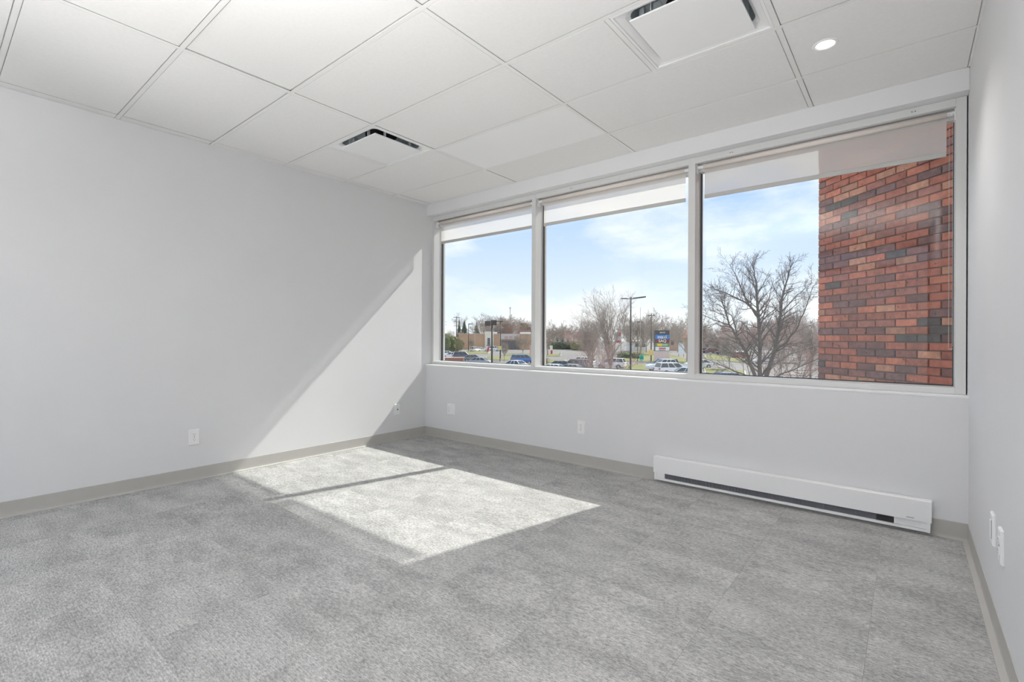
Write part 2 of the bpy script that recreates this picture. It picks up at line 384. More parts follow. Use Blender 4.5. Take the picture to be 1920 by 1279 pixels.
# wall angles
wa = MB(); wa.box(XL, XL + 0.008, YB, YW, H + 0.002, H + 0.0035); wa.build('wall_angle', M['tee'], ceil)
wa = MB(); wa.box(XR - 0.008, XR, YB, YW, H + 0.002, H + 0.0035); wa.build('wall_angle', M['tee'], ceil)
wa = MB(); wa.box(XL, XR, YW - 0.008, YW, H + 0.002, H + 0.0035); wa.build('wall_angle', M['tee'], ceil)
wa = MB(); wa.box(XL, XR, YB, YB + 0.008, H + 0.002, H + 0.0035); wa.build('wall_angle', M['tee'], ceil)
rng = random.Random(11)
def ctile(x0, x1, y0, y1, lift=0.0):
    """tegular tile: lip rests on the grid, face hangs level with it"""
    g = TW/2 + 0.0028
    xa = x0 + (g if x0 > XL + 0.01 else 0.011); xb = x1 - (g if x1 < XR - 0.01 else 0.011)
    ya = y0 + (g if y0 > YB + 0.01 else 0.011); yb = y1 - (g if y1 < YW - 0.01 else 0.011)
    m = MB(); z = H + 0.0005 + lift
    m.loft([[(xa + .002, ya + .002, z), (xb - .002, ya + .002, z), (xb - .002, yb - .002, z), (xa + .002, yb - .002, z)],
            [(xa, ya, z + .002), (xb, ya, z + .002), (xb, yb, z + .002), (xa, yb, z + .002)],
            [(xa, ya, z + .007), (xb, ya, z + .007), (xb, yb, z + .007), (xa, yb, z + .007)]], cap1=False)
    e_ = 0.0085
    m.box(xa - e_, xb + e_, ya - e_, yb + e_, z + 0.007, z + 0.018)
    return m.build('ceiling_tile', M['ceil'], ceil)
skip = {}
for i in range(-1, 4):
    for j in range(len(ys) - 1):
        x0, x1, y0, y1 = xs[i + 1], xs[i + 2], ys[j], ys[j + 1]
        if i == 0 and abs(y0 - (GY + 2*MOD)) < 1e-6:                       # diffuser beside a short tile
            xm = GX - MOD; tee(xm - TW/2, xm + TW/2, y0 + TW/2 + .0006, y1 - TW/2 - .0006); ctile(x0, xm, y0, y1); continue
        if i == 2 and abs(y0 - (GY + 2*MOD)) < 1e-6:
            xm = GX + 3*MOD; tee(xm - TW/2, xm + TW/2, y0 + TW/2 + .0006, y1 - TW/2 - .0006); ctile(x0, xm, y0, y1); continue
        if i == 1 and abs(y0 - (GY + 3*MOD)) < 1e-6: skip['panel'] = (x0, x1, y0, y1); continue
        ctile(x0, x1, y0, y1, lift=(0.006 if (i == 1 and abs(y0 - GY) < 1e-6) else rng.choice((0, 0.001, 0.002))))

# --- window unit
win = bpy.data.objects.new('window_1', None); C.objects.link(win); win['kind'] = 'structure'
ZB, ZT = SILL + 0.001, SOF - 0.001
YG = 4.03
JL, JR = XL + 0.036, 0.207
mulls = [(-2.790, -2.745), (-1.300, -1.247)]
def fr(name, *a, **k): return MB().box(*a).build(name, M['alu'], win, bevel=0.002, **k)
fr('jamb', XL + 0.001, JL, YF, YG + 0.05, ZB, ZT)
fr('jamb', JR, XR - 0.006, YF, YG + 0.05, ZB, ZT)
for a, b in mulls: fr('mullion', a, b, YF - 0.003, YG + 0.06, ZB, ZT)
spans = [(JL, mulls[0][0]), (mulls[0][1], mulls[1][0]), (mulls[1][1], JR)]
for a, b in spans:
    m = MB(); m.box(a, b, YF, YF + 0.03, 2.474, ZT); m.box(a, b, YF + 0.085, YG + 0.012, 2.425, ZT); m.box(a, b, YF + 0.03, YF + 0.075, 2.50, ZT)
    m.build('head_rail', M['alu'], win, bevel=0.0015)
    m = MB(); m.prism([(YF, ZB), (YF, 0.838), (YF + 0.008, 0.844), (YG - 0.012, 0.846), (YG + 0.05, 0.846), (YG + 0.05, ZB)], a, b, 'x')
    m.build('sill_rail', M['alu'], win)
    g = 0.008
    m = MB(); m.box(a, a + g, YG - 0.004, YG + 0.02, 0.846, 2.425); m.box(b - g*0.5, b, YG - 0.004, YG + 0.03, 0.846, 2.425); m.box(a, b, YG - 0.012, YG + 0.03, 0.846, 0.850)
    m.build('gasket', M['gasket'], win)
    MB().box(a, b, YG, YG + 0.006, 0.84, 2.44).build('glass_pane', M['glass'], win)
# screw heads on the head rail
for xs_ in (-2.36, -2.345, -1.0, -0.985, 0.015, 0.03):
    MB().cyl((xs_, YF + 0.0005, 2.497), (xs_, YF - 0.002, 2.497), 0.003, 8).build('screw', M['gasket'], win)

# --- roller shades
names = ['roller shade raised high in the left window pane beside the long grey wall',
         'roller shade raised high in the middle window pane between the mullions',
         'roller shade with bead chain, raised high before the brick wall']
for k, (a, b) in enumerate(spans):
    t = thing('roller_shade', 'beige ' + names[k], 'window shade', ((a + b)/2, YF + 0.055, 2.20), 0, 'roller shades across the window')
    ox = (a + b)/2; oz = 2.20
    w = (b - a)/2
    yc = 0.0
    xl, xr = -w + 0.045, w - 0.045
    if k == 2: xr = w - 0.036
    zt = 2.454 - oz
    MB().cyl((xl, yc, zt), (xr, yc, zt), 0.019, 20).build('shade_roll', M['roll'], t, smooth=True)
    m = MB(); m.poly([(xl, yc + .0185, zt), (xr, yc + .0185, zt), (xr, yc + .0185, 2.236 - oz), (xl, yc + .0185, 2.236 - oz)], [(0, 1, 2, 3)])
    m.build('shade_cloth', M['shade'], t)
    MB().box(xl, xr, yc + .013, yc + .024, 2.210 - oz, 2.240 - oz).build('hem_bar', M['hem'], t, bevel=0.003)
    for s, x in ((-1, -w), (1, w)):
        m = MB(); m.box(x if s < 0 else x - 0.004, x + 0.004 if s < 0 else x, -0.022, 0.022, zt - 0.05, zt + 0.03)
        m.cyl((x, yc, zt), (xl if s < 0 else xr, yc, zt), 0.014, 12)
        m.build('bracket', M['white'], t)
    if k == 2:
        c1, c2 = xr + 0.010, xr + 0.026
        br = MB(); z = zt - 0.01; bead = 0.0075
        pts = []
        zbot = 1.075 - oz
        n = int((z - zbot)/bead)
        for x in (c1, c2): pts += [(x, -0.026, z - i*bead) for i in range(n)]
        r_ = (c2 - c1)/2
        pts += [((c1 + c2)/2 + r_*math.cos(a_), -0.026, zbot - r_*math.sin(a_)) for a_ in np.linspace(0.3, PI - 0.3, 5)]
        for p in pts:
            s_ = 0.0030
            br.poly([(p[0] + s_, p[1], p[2]), (p[0] - s_, p[1], p[2]), (p[0], p[1] + s_, p[2]), (p[0], p[1] - s_, p[2]), (p[0], p[1], p[2] + s_), (p[0], p[1], p[2] - s_)],
                    [(0, 2, 4), (2, 1, 4), (1, 3, 4), (3, 0, 4), (2, 0, 5), (1, 2, 5), (3, 1, 5), (0, 3, 5)])
        br.build('bead_chain', M['chain'], t, smooth=True)

# --- electrical plates
def plate_outlet(name, label, loc, rz, kind='duplex', group=None, cat='outlet'):
    """built facing -Y, back of the plate on y=0"""
    t = thing(name, label, cat, loc, rz, group)
    wdt = 0.114 if kind == 'double' else 0.074
    a, b, d = wdt/2, 0.06, 0.009
    m = MB(); m.loft([[(-a, 0, -b), (a, 0, -b), (a, 0, b), (-a, 0, b)], [(-a, -d*.5, -b), (a, -d*.5, -b), (a, -d*.5, b), (-a, -d*.5, b)],
                      [(-a + .004, -d, -b + .004), (a - .004, -d, -b + .004), (a - .004, -d, b - .004), (-a + .004, -d, b - .004)]])
    m.build('cover_plate', M['white'], t)
    def recept(cx):
        f = MB()
        for s in (-1, 1):
            zc = s*0.0195; pts = []
            for q in range(16):
                an = 2*PI*q/16; pts.append((cx + 0.0165*math.cos(an), max(-0.0135, min(0.0135, 0.0165*math.sin(an)))))
            f.loft([[(p[0], -d, zc + p[1]) for p in pts], [(p[0], -d - .0022, zc + p[1]) for p in pts]])
        r = f.build('receptacle', M['white'], t)
        g = MB()
        for s in (-1, 1):
            zc = s*0.0195; y = -d - .0025
            g.box(cx - .0072, cx - .0050, y, y + .002, zc - .001, zc + .008); g.box(cx + .0048, cx + .0066, y, y + .002, zc, zc + .0075)
            g.cyl((cx, y, zc - .0075), (cx, y + .002, zc - .0075), .0026, 8)
        g.cyl((cx, -d - .001, 0), (cx, -d, 0), .003, 8)
        g.build('slots', M['slot'], t)
    if kind == 'duplex': recept(0)
    elif kind == 'double':
        recept(-0.023)
        MB().box(0.007, 0.04, -d - .003, -d, -0.034, 0.034).build('rocker', M['white'], t, bevel=.001)
    elif kind == 'jack':
        MB().box(-.017, .017, -d - .002, -d, -.034, .034).build('insert', M['white'], t)
        MB().box(-.007, .007, -d - .0028, -d - .001, -.006, .008).build('jack_port', M['slot'], t)
    elif kind == 'switch':
        MB().box(-.017, .017, -d - .003, -d, -.034, .034).build('rocker', M['white'], t, bevel=.001)
        m = MB(); m.box(-.0185, -.017, -d - .001, -d, -.036, .036); m.box(.017, .0185, -d - .001, -d, -.036, .036); m.build('rocker_gap', M['slot'], t)
    return t
plate_outlet('wall_outlet', 'white duplex outlet alone low on the long left wall', (XL, 1.402, 0.336), -PI/2 + PI, 'duplex')
plate_outlet('data_outlet', 'small white data jack plate on the left wall nearest the corner', (XL, 3.400, 0.332), PI/2, 'jack')
plate_outlet('wall_outlet', 'wide white outlet plate under the window, nearest the left corner', (-3.80, YW, 0.330), 0, 'double')
plate_outlet('wall_outlet', 'white duplex outlet under the middle window pane', (-2.184, YW, 0.333), 0, 'duplex')
plate_outlet('wall_switch', 'white rocker plate on the right wall, the one farther from the camera', (XR, 2.745, 0.385), -PI/2, 'switch', cat='switch')
plate_outlet('wall_outlet', 'white duplex outlet on the right wall, nearest the camera', (XR, 2.525, 0.388), -PI/2, 'duplex')

# --- baseboard heater
hx0, hx1 = -1.508, 0.106; hl = hx1 - hx0
ht = thing('baseboard_heater', 'long white electric baseboard heater on the wall under the window', 'heater', ((hx0 + hx1)/2, YW, 0))
a = hl/2; d = 0.062
m = MB(); m.prism([(-d, 0.078), (-d, 0.197), (-d + .003, 0.200), (-0.012, 0.200), (-0.012, 0.192), (-d + .004, 0.192), (-d + .004, 0.078)], -a, a, 'x')
m.build('front_panel', M['heater'], ht)
m = MB(); m.box(-a + .004, a - .004, -0.012, -0.0035, 0.02, 0.19); m.build('back_plate', M['heater'], ht)
for q in ((-a + .006, -a + .022), (a - .022, a - .006)): MB().box(*q, -d + .004, -0.012, 0.020, 0.19).build('end_cap', M['heater'], ht)
m = MB(); m.box(-a + .022, a - .022, -d + .008, -0.012, 0.020, 0.036); m.build('bottom_rail', M['heater'], ht)
for q in ((-a + .022, -a + .085), (a - .165, a - .022)): MB().box(*q, -d + .008, -0.014, 0.038, 0.084).build('junction_cover', M['heater'], ht)
m = MB(); m.box(-a + .085, a - .165, -d + .020, -0.02, 0.036, 0.086)
m.build('air_grille', M['grille'], ht)
m = MB()
for i in range(62):
    x = -a + .095 + i*(hl - .28)/62; m.box(x, x + .002, -d + .012, -d + .020, .037, .084)
m.build('fin', M['grille'], ht)['kind'] = 'stuff'
m = MB(); m.box(a - .245, a - .165, -d + .010, -d + .03, 0.040, 0.076); m.box(a - .235, a - .175, -d + .006, -d + .010, .050, .064); m.build('control_block', M['slot'], ht)
m = MB(); m.box(a - .11, a - .076, -d - .0006, -d, .090, .093); m.build('nameplate', M['grille'], ht)

# --- ceiling diffusers
def rrect(hw, r, z, n=5, cx=0, cy=0):
    pts = []
    for (sx, sy, a0) in ((1, 1, 0), (-1, 1, PI/2), (-1, -1, PI), (1, -1, 3*PI/2)):
        for k in range(n):
            an = a0 + PI/2*k/(n - 1); pts.append((cx + sx*(hw - r) + r*math.cos(an), cy + sy*(hw - r) + r*math.sin(an), z))
    return pts
def diffuser(label, cx, cy):
    t = thing('ceiling_diffuser', label, 'air vent', (cx, cy, H), 0, None)
    m = MB(); hw = MOD/2 - TW/2 - 0.001
    m.loft([rrect(hw, .002, .0035), rrect(hw, .002, .001), rrect(hw - .012, .003, .0005), rrect(hw - .016, .006, .006), rrect(hw - .045, .04, .018), rrect(hw - .060, .055, .030)], cap0=False, cap1=False)
    m.build('frame', M['white'], t, smooth=False)
    m = MB(); m.loft([rrect(hw - .06, .055, .030), rrect(hw - .06, .06, .11)], cap0=False, cap1=True); m.build('plenum_neck', M['galv'], t)
    m = MB(); m.cyl((0, 0, .100), (0, 0, .108), .125, 28); m.build('duct_opening', M['duct_dark'], t)
    m = MB(); m.loft([rrect(.222, .003, -.012), rrect(.222, .003, -.004), rrect(.216, .003, 0)]); m.build('centre_plaque', M['white'], t)
    for sx, sy in ((1, 1), (-1, 1), (-1, -1), (1, -1)):
        MB().box(sx*.205 - .012, sx*.205 + .012, sy*.12 - .002, sy*.12 + .002, -.001, .10).build('hanger_clip', M['galv'], t)
        MB().box(sx*.12 - .002, sx*.12 + .002, sy*.205 - .012, sy*.205 + .012, .004, .10).build('hanger_clip', M['galv'], t)
    return t
diffuser('square white air diffuser in the ceiling, the small far one near the left wall', GX - MOD/2, GY + 2.5*MOD)
diffuser('square white air diffuser in the ceiling, the large near one cut by the top edge', GX + 3.5*MOD, GY + 2.5*MOD)

# --- light panels
def light_panel(label, rect, lit):
    x0, x1, y0, y1 = rect
    t = thing('ceiling_light', label, 'ceiling light', ((x0 + x1)/2, (y0 + y1)/2, H))
    a, b = (x1 - x0)/2 - TW/2 - .001, (y1 - y0)/2 - TW/2 - .001
    m = MB(); f = .016
    for q in ((-a, a, -b, -b + f), (-a, a, b - f, b), (-a, -a + f, -b + f, b - f), (a - f, a, -b + f, b - f)): m.box(*q, .0012, .012)
    m.build('frame', M['white'], t)
    MB().box(-a + f, a - f, -b + f, b - f, .0025, .010).build('diffuser_panel', M['lit_panel'] if lit else M['panel'], t)
    return t
light_panel('flush unlit light panel in the ceiling, brighter than the tiles around it', skip['panel'], False)
# --- linear pendants added out of view as fill light for the room
for k, (px, lab) in enumerate(((-2.8, 'added unseen fill pendant, the one nearer the left wall'), (-0.85, 'added unseen fill pendant, the one nearer the right wall'))):
    t = thing('added_fill_pendant', lab, 'added fill light', (px, (-1.0, 0.25)[k], 2.0), 0, 'added unseen fill pendants')
    MB().prism([(-.05, 0), (.05, 0), (.06, .05), (.052, .05), (.045, .012), (-.045, .012), (-.052, .05), (-.06, .05)], -.75, .75, 'x').build('housing', M['white'], t)
    MB().box(-.74, .74, -.044, .044, .014, .02).build('fill_lens', M['lit_panel'], t)
    for x in (-.6, .6): MB().cyl((x, 0, .02), (x, 0, H - 2.0), .0015, 6).build('cable', M['white'], t)
    L = bpy.data.lights.new('uplight', 'AREA'); L.shape = 'RECTANGLE'; L.size = 1.46; L.size_y = .08; L.energy = FILL_PENDANT_W[k]; L.color = (1, .985, .965)  # added fill lamp, bounces light off the ceiling
    lo = bpy.data.objects.new('uplight', L); C.objects.link(lo); lo.parent = t; lo.location = (0, 0, .03); lo.rotation_euler = (PI, 0, 0)

# --- two unseen floor spots added to brighten the window end of the ceiling
for px, lab in ((-2.3, 'added unseen fill uplighter, the one nearer the left wall'), (-0.85, 'added unseen fill uplighter, the one nearer the right wall')):
    t = thing('added_fill_uplighter', lab, 'floor lamp', (px, -1.3, 0), 0, 'added unseen fill uplighters')
    MB().cyl((0, 0, 0), (0, 0, .02), .15, 24).build('base', M['dark_metal'], t)
    MB().cyl((0, 0, .02), (0, 0, .36), .012, 12).build('stem', M['dark_metal'], t)
    aim = Vector((0, math.cos(math.radians(38)), math.sin(math.radians(38))))
    MB().cyl(Vector((0, 0, .42)) - aim*.08, Vector((0, 0, .42)) + aim*.03, .05, 20, r2=.065).build('lamp_head', M['dark_metal'], t)
    L = bpy.data.lights.new('added_fill_beam', 'SPOT'); L.spot_size = math.radians(68); L.spot_blend = 1.0; L.shadow_soft_size = .05; L.energy = FILL_UPLIGHTER_W; L.color = (1, .985, .965)
    lo = bpy.data.objects.new('added_fill_beam', L); C.objects.link(lo); lo.parent = t; lo.location = Vector((0, 0, .42)) + aim*.09; lo.rotation_euler = aim.to_track_quat('-Z', 'Y').to_euler()

# --- recessed downlight
dx, dy = -0.328, 3.040
t = thing('recessed_downlight', 'round lit downlight in the ceiling near the right wall', 'ceiling light', (dx, dy, H))
n = 40
def ring(r, z): return [(r*math.cos(2*PI*i/n), r*math.sin(2*PI*i/n), z) for i in range(n)]
m = MB(); m.loft([ring(.057, .004), ring(.057, -.002), ring(.054, -.0035), ring(.043, -.003), ring(.038, .0015)], cap0=False, cap1=False); m.build('trim_ring', M['white'], t, smooth=True)
m = MB(); m.poly(ring(.0385, 0.0005), [tuple(range(n))]); m.build('lens', M['lens'], t)
L = bpy.data.lights.new('downlight_beam', 'SPOT'); L.spot_size = math.radians(124); L.spot_blend = 0.8; L.shadow_soft_size = .035; L.energy = SPOT_W; L.color = (1, .95, .9)
lo = bpy.data.objects.new('downlight_beam', L); C.objects.link(lo); lo.parent = t; lo.location = (0, 0, -.006)

# ------------------------------------------------------------------ outdoors
Rv = Vector((math.cos(YAW), math.sin(YAW), 0)); Fv = Vector((-math.sin(YAW), math.cos(YAW), 0))
HOR = 632.5
def at(u, d, z=GROUND): p = Fv*d + Rv*((u - CX)/F_PX*d); return Vector((p.x, p.y, z))
def dv(v): return (CZ - GROUND)*F_PX/(v - HOR)          # distance of ground seen at row v
def zh(v, d): return CZ - (v - HOR)*d/F_PX               # height of a point seen at row v at distance d
structure(MB().box(-420, 330, YO + .1, 620, GROUND - .5, GROUND).build('ground', M['asphalt']))
def patch(name, quad, z0, z1, m_, label, cat):
    p = [at(u, dv(v)) for u, v in quad]
    k = MB(); k.loft([[(q.x, q.y, z0) for q in p], [(q.x, q.y, z1) for q in p]])
    o = k.build(name, m_); tag(o, label, cat); return o
def island(quad, label):
    p = [at(u, dv(v)) for u, v in quad]
    c = sum(p, Vector())/len(p)
    t = thing('grass_island', label, 'grass', (c.x, c.y, GROUND))
    inner = [(q - c)*(1 - 0.35/max(0.5, (q - c).length)) for q in p]
    MB().loft([[(q.x - c.x, q.y - c.y, 0.0) for q in p], [(q.x - c.x, q.y - c.y, .14) for q in p]]).build('kerb', M['kerb'], t)
    MB().loft([[(q.x, q.y, .10) for q in inner], [(q.x, q.y, .19) for q in inner]]).build('turf', M['grass'], t)
island([(868, 665), (916, 664), (919, 660), (876, 659)], 'grass strip in front of the tan brick building, behind the grey cars')
island([(908, 676), (972, 676.5), (966, 670.5), (912, 670)], 'grass strip around the black floodlight pole at the left')
island([(938, 668), (1000, 666.5), (1000, 663.5), (955, 664)], 'narrow grass strip by the spreading tree beside the blue car')
island([(1000, 668.5), (1050, 668.5), (1053, 664.5), (1000, 664)], 'grass island around the lone tree with the white and red sign')
island([(1000, 682), (1064, 680), (1060, 675.5), (1000, 676)], 'grass strip behind the parked sedans in the middle pane')
island([(1150, 677), (1232, 678.5), (1225, 657), (1165, 660)], 'wide lawn around the utility poles and teal sign')
island([(1160, 694), (1222, 694.5), (1222, 684), (1160, 683)], 'grass strip at the foot of the tall twin lamp pole')
island([(1255, 680), (1292, 690), (1292, 673), (1255, 664)], 'lawn to the right of the shop pylon sign')
island([(1318, 672), (1402, 680), (1402, 673), (1326, 662.5)], 'farther grass strip seen through the right pane')
island([(1322, 700), (1400, 707), (1398, 695), (1320, 689)], 'nearer grass strip behind the blue car roof')

def gbox(name, u0, u1, vt, d, depth, col, label, cat, parent=None, vb=None, mm=None):
    """box facing the camera from the ground up to image row vt at distance d"""
    w = (u1 - u0)/F_PX*d; c = at((u0 + u1)/2, d)
    t = thing(name, label, cat, (c.x, c.y, GROUND), YAW)
    h = zh(vt, d) - GROUND
    MB().box(-w/2, w/2, 0, depth, 0, h).build('wall', mm or M['flat'], t, col=col)
    return t, w, h
def rect(t, name, w, h, d, u0, u1, z0, z1, col, y=-.08, yy=.02, uc=0, mm=None):
    sc_ = d/F_PX; return MB().box((u0 - uc)*sc_, (u1 - uc)*sc_, y, yy, z0, z1).build(name, mm or M['flat'], t, col=col)
TAN = srgb(196, 160, 128)
t, w, h = gbox('brick_building', 860, 998, 627.5, 195, 12, TAN, 'long low tan brick building beyond the car park', 'building'); uc = 929
MB().box(-w/2 - .2, w/2 + .2, -.2, 12, h, h + .35).build('roof_edge', M['flat'], t, col=srgb(190, 176, 160))
rect(t, 'entrance_tower', w, h, 195, 909, 925.5, 0, h + 1.2, srgb(232, 224, 206), -.8, 4, uc)
rect(t, 'tower_window', w, h, 195, 914, 919, 2.0, 4.6, srgb(120, 138, 150), -.9, -.7, uc, M['farglass'])
rect(t, 'entrance_door', w, h, 195, 913, 920, 0, 1.9, srgb(120, 138, 150), -.9, -.7, uc, M['farglass'])
rect(t, 'parapet_sign_band', w, h, 195, 937, 974, 4.1, h + .2, srgb(205, 196, 190), -.4, .1, uc)
for a_ in range(940, 973, 6):
    rect(t, 'shop_window', w, h, 195, a_, a_ + 4.6, .3, 3.6, srgb(110, 112, 120), -.3, .1, uc, M['farglass'])
for a_ in (946, 955, 964):
    rect(t, 'sign_panel', w, h, 195, a_, a_ + 6, 4.4, 5.4, srgb(190, 165, 160), -.5, -.3, uc)
for a_, c_ in ((913, srgb(235, 235, 235)), (927, srgb(225, 225, 222)), (982, srgb(230, 230, 228)), (992, srgb(235, 235, 235))):
    MB().box((a_ - uc)*195/F_PX - 1, (a_ - uc)*195/F_PX + 1.2, 6, 8, h, h + 1.1).build('roof_unit', M['flat'], t, col=c_)
# red brick enclosure close to the sill
d = 74; c = at(846, d)
t = thing('brick_enclosure', 'low red brick enclosure wall by the white car at far left', 'wall', (c.x, c.y, GROUND), YAW)
hh = zh(672, d) - GROUND
MB().box(-1.95, 1.85, 0, 2.2, 0, hh).build('wall', M['flat'], t, col=srgb(172, 112, 96))
MB().box(-2.0, 1.9, -.05, 2.25, hh, hh + .08).build('coping', M['flat'], t, col=srgb(190, 170, 155))
for z in np.arange(.2, hh, .2): MB().box(-1.95, 1.85, -.012, 0, z, z + .02).build('mortar_joint', M['mortar'], t)
# houses and shops, middle pane
def house(label, u0, u1, v_eave, v_ridge, d, wall, roof, wins=3):
    w = (u1 - u0)/F_PX*d; c = at((u0 + u1)/2, d); he = zh(v_eave, d) - GROUND; hr = zh(v_ridge, d) - GROUND
    t = thing('house', label, 'building', (c.x, c.y, GROUND), YAW)
    MB().box(-w/2, w/2, 0, 9, 0, he).build('wall', M['flat'], t, col=wall)
    MB().prism([(-.6, he), (4.5, hr), (9.6, he)], -w/2 - .5, w/2 + .5, 'x').build('roof', M['flat'], t, col=roof)
    for k in range(wins):
        x = -w/2 + (k + .5)*w/wins
        MB().box(x - .6, x + .6, -.06, .02, he*.45, he*.8).build('window', M['farglass'], t)
house('white house with a brown roof behind the dark green hedge', 1040, 1070, 628, 619, 230, srgb(222, 218, 212), srgb(110, 84, 76))
house('brown roofed house half hidden behind the reddish twigs', 1088, 1122, 632, 621, 240, srgb(205, 195, 185), srgb(120, 88, 78))
house('pale shop with an orange door beside the grey utility pole', 1188, 1213, 639, 634, 175, srgb(226, 224, 220), srgb(150, 140, 132), 2)
house('tan brown house behind the shop pylon sign', 1253, 1300, 632, 616, 190, srgb(196, 160, 132), srgb(150, 104, 80), 3)
house('long low brown house behind the trees in the right pane', 1318, 1365, 640, 630, 190, srgb(190, 165, 145), srgb(120, 92, 80), 3)
house('pale low building deep behind the big bare tree', 1395, 1460, 640, 632, 210, srgb(200, 190, 180), srgb(130, 110, 100), 4)

def blob(name, label, u, d, w, h, m_, cat='bush', seed=0, dz=0.0, lumps=60, leaf=0.22, group=None):
    """foliage mass made of many small leaf clusters over a lumpy core"""
    r = random.Random(seed); c = at(u, d)
    t = thing(name, label, cat, (c.x, c.y, GROUND), YAW, group)
    k = MB()
    bm = bmesh.new(); bmesh.ops.create_icosphere(bm, subdivisions=3, radius=1)
    for v in bm.verts:
        q = 1 + .18*math.sin(v.co.x*5 + seed) + .16*math.sin(v.co.y*7 + 2*seed) + .12*r.random()
        sq = lambda a_: math.copysign(abs(a_)**.6, a_); v.co = Vector((sq(v.co.x)*w/2*q*.84, sq(v.co.y)*min(w, 6)/2*q*.84, h*.48 + sq(v.co.z)*h*.44*q))
    k.poly([v.co for v in bm.verts], [[v.index for v in f.verts] for f in bm.faces]); core = [v.co.copy() for v in bm.verts]; bm.free()
    for i in range(lumps*14):
        p = r.choice(core)*1.0; p = p + Vector((r.gauss(0, .3), r.gauss(0, .3), r.gauss(0, .25)))
        if p.z < .05: continue
        a = Vector((r.gauss(0, 1), r.gauss(0, 1), r.gauss(0, 1))).normalized()*leaf; b = Vector((r.gauss(0, 1), r.gauss(0, 1), r.gauss(0, 1))).normalized()*leaf
        k.poly([p, p + a, p + a + b, p + b], [(0, 1, 2, 3)])
    k.build('foliage', m_, t)
    MB().cyl((0, 0, 0), (0, 0, h*.4), .12, 7).build('stem', M['bark'], t)
    return t
blob('hedge', 'tall green hedge at the far left of the view', 829, 150, 9, 5.6, M['hedge'], 'hedge', 1, lumps=90)
blob('hedge', 'brown green shrub mass left of the tan building', 847, 165, 8, 5.2, M['olive'], 'hedge', 2, lumps=80)
blob('hedge', 'clipped dark green hedge behind the empty parking area', 1048, 205, 11, 3.3, M['conifer'], 'hedge', 3, lumps=80)
blob('hedge', 'second dark hedge joined to the clipped hedge on its right', 1064, 205, 8, 3.0, M['conifer'], 'hedge', 4, lumps=70)
blob('bush', 'olive bush behind the reddish shrubs', 1086, 190, 6, 3.6, M['olive'], 'bush', 5)
blob('bush', 'large olive green bush behind the left sedans, right of the hedge', 1100, 180, 5, 3.0, M['olive'], 'bush', 6)
blob('bush', 'low spreading juniper on the lawn left of the lamp pole', 1171, 116, 3.0, 1.3, M['hedge'], 'bush', 7, leaf=.14)
blob('bush', 'low dark juniper on the lawn right of the lamp pole', 1191, 113, 2.6, 1.2, M['conifer'], 'bush', 8, leaf=.14)
blob('evergreen_tree', 'round dark evergreen over the right end of the tan building', 984, 235, 6, 11.5, M['conifer'], 'tree', 9)
blob('bush', 'brownish bush at the left edge of the middle pane behind the sedan', 1020, 82, 1.2, 1.3, M['olive'], 'bush', 12, leaf=.1)
def conifer(label, u, d, vt, w, seed):
    r = random.Random(seed); c = at(u, d); h = zh(vt, d) - GROUND
    t = thing('conifer', label, 'tree', (c.x, c.y, GROUND), YAW, None)
    MB().cyl((0, 0, 0), (0, 0, h*.95), .18, 7, r2=.03).build('trunk', M['bark'], t)
    k = MB()
    for i in range(26):
        f = i/26; z = h*(.12 + .88*f); rad = w/2*(1 - f)*(.8 + .4*r.random()) + .12
        n_ = 9
        pts = [Vector((0, 0, z + .5))]
        for q in range(n_*2):
            an = 2*PI*q/(n_*2) + r.random()*.2; rr = rad*(1 if q % 2 else .55)
            pts.append(Vector((rr*math.cos(an), rr*math.sin(an), z - rad*.35*(1 if q % 2 else .6))))
        k.poly(pts, [(0, 1 + q, 1 + (q + 1) % (n_*2)) for q in range(n_*2)])
    k.build('boughs', M['conifer'], t)
conifer('slim spruce, leftmost of three behind the tan building', 861, 215, 599.5, 5.6, 1)
conifer('broad spruce, middle one of three behind the tan building', 870.5, 210, 600, 7.6, 2)
conifer('spruce, rightmost of three, behind the thin pale pole', 893.5, 215, 603.5, 6.6, 3)

# ---- bare trees
def tube_mesh(name, lines, sides, m_):
    V = []; Fc = []
    for ln in lines:
        n_ = sides if ln[0][1] > .02 else 3
        base = len(V); m = len(ln)
        for k, (p, r) in enumerate(ln):
            d_ = (ln[min(k + 1, m - 1)][0] - ln[max(k - 1, 0)][0])
            if d_.length < 1e-9: d_ = Vector((0, 0, 1))
            d_.normalize(); u_ = d_.cross(Vector((.31, .77, .55))).normalized(); w_ = d_.cross(u_)
            for i in range(n_):
                an = 2*PI*i/n_; q = p + (u_*math.cos(an) + w_*math.sin(an))*r; V.append((q.x, q.y, q.z))
        for k in range(m - 1):
            for i in range(n_):
                j = (i + 1) % n_; Fc.append((base + k*n_ + i, base + k*n_ + j, base + (k + 1)*n_ + j, base + (k + 1)*n_ + i))
    me = bpy.data.meshes.new(name); me.from_pydata(V, [], Fc); me.update(); me.materials.append(m_); return me
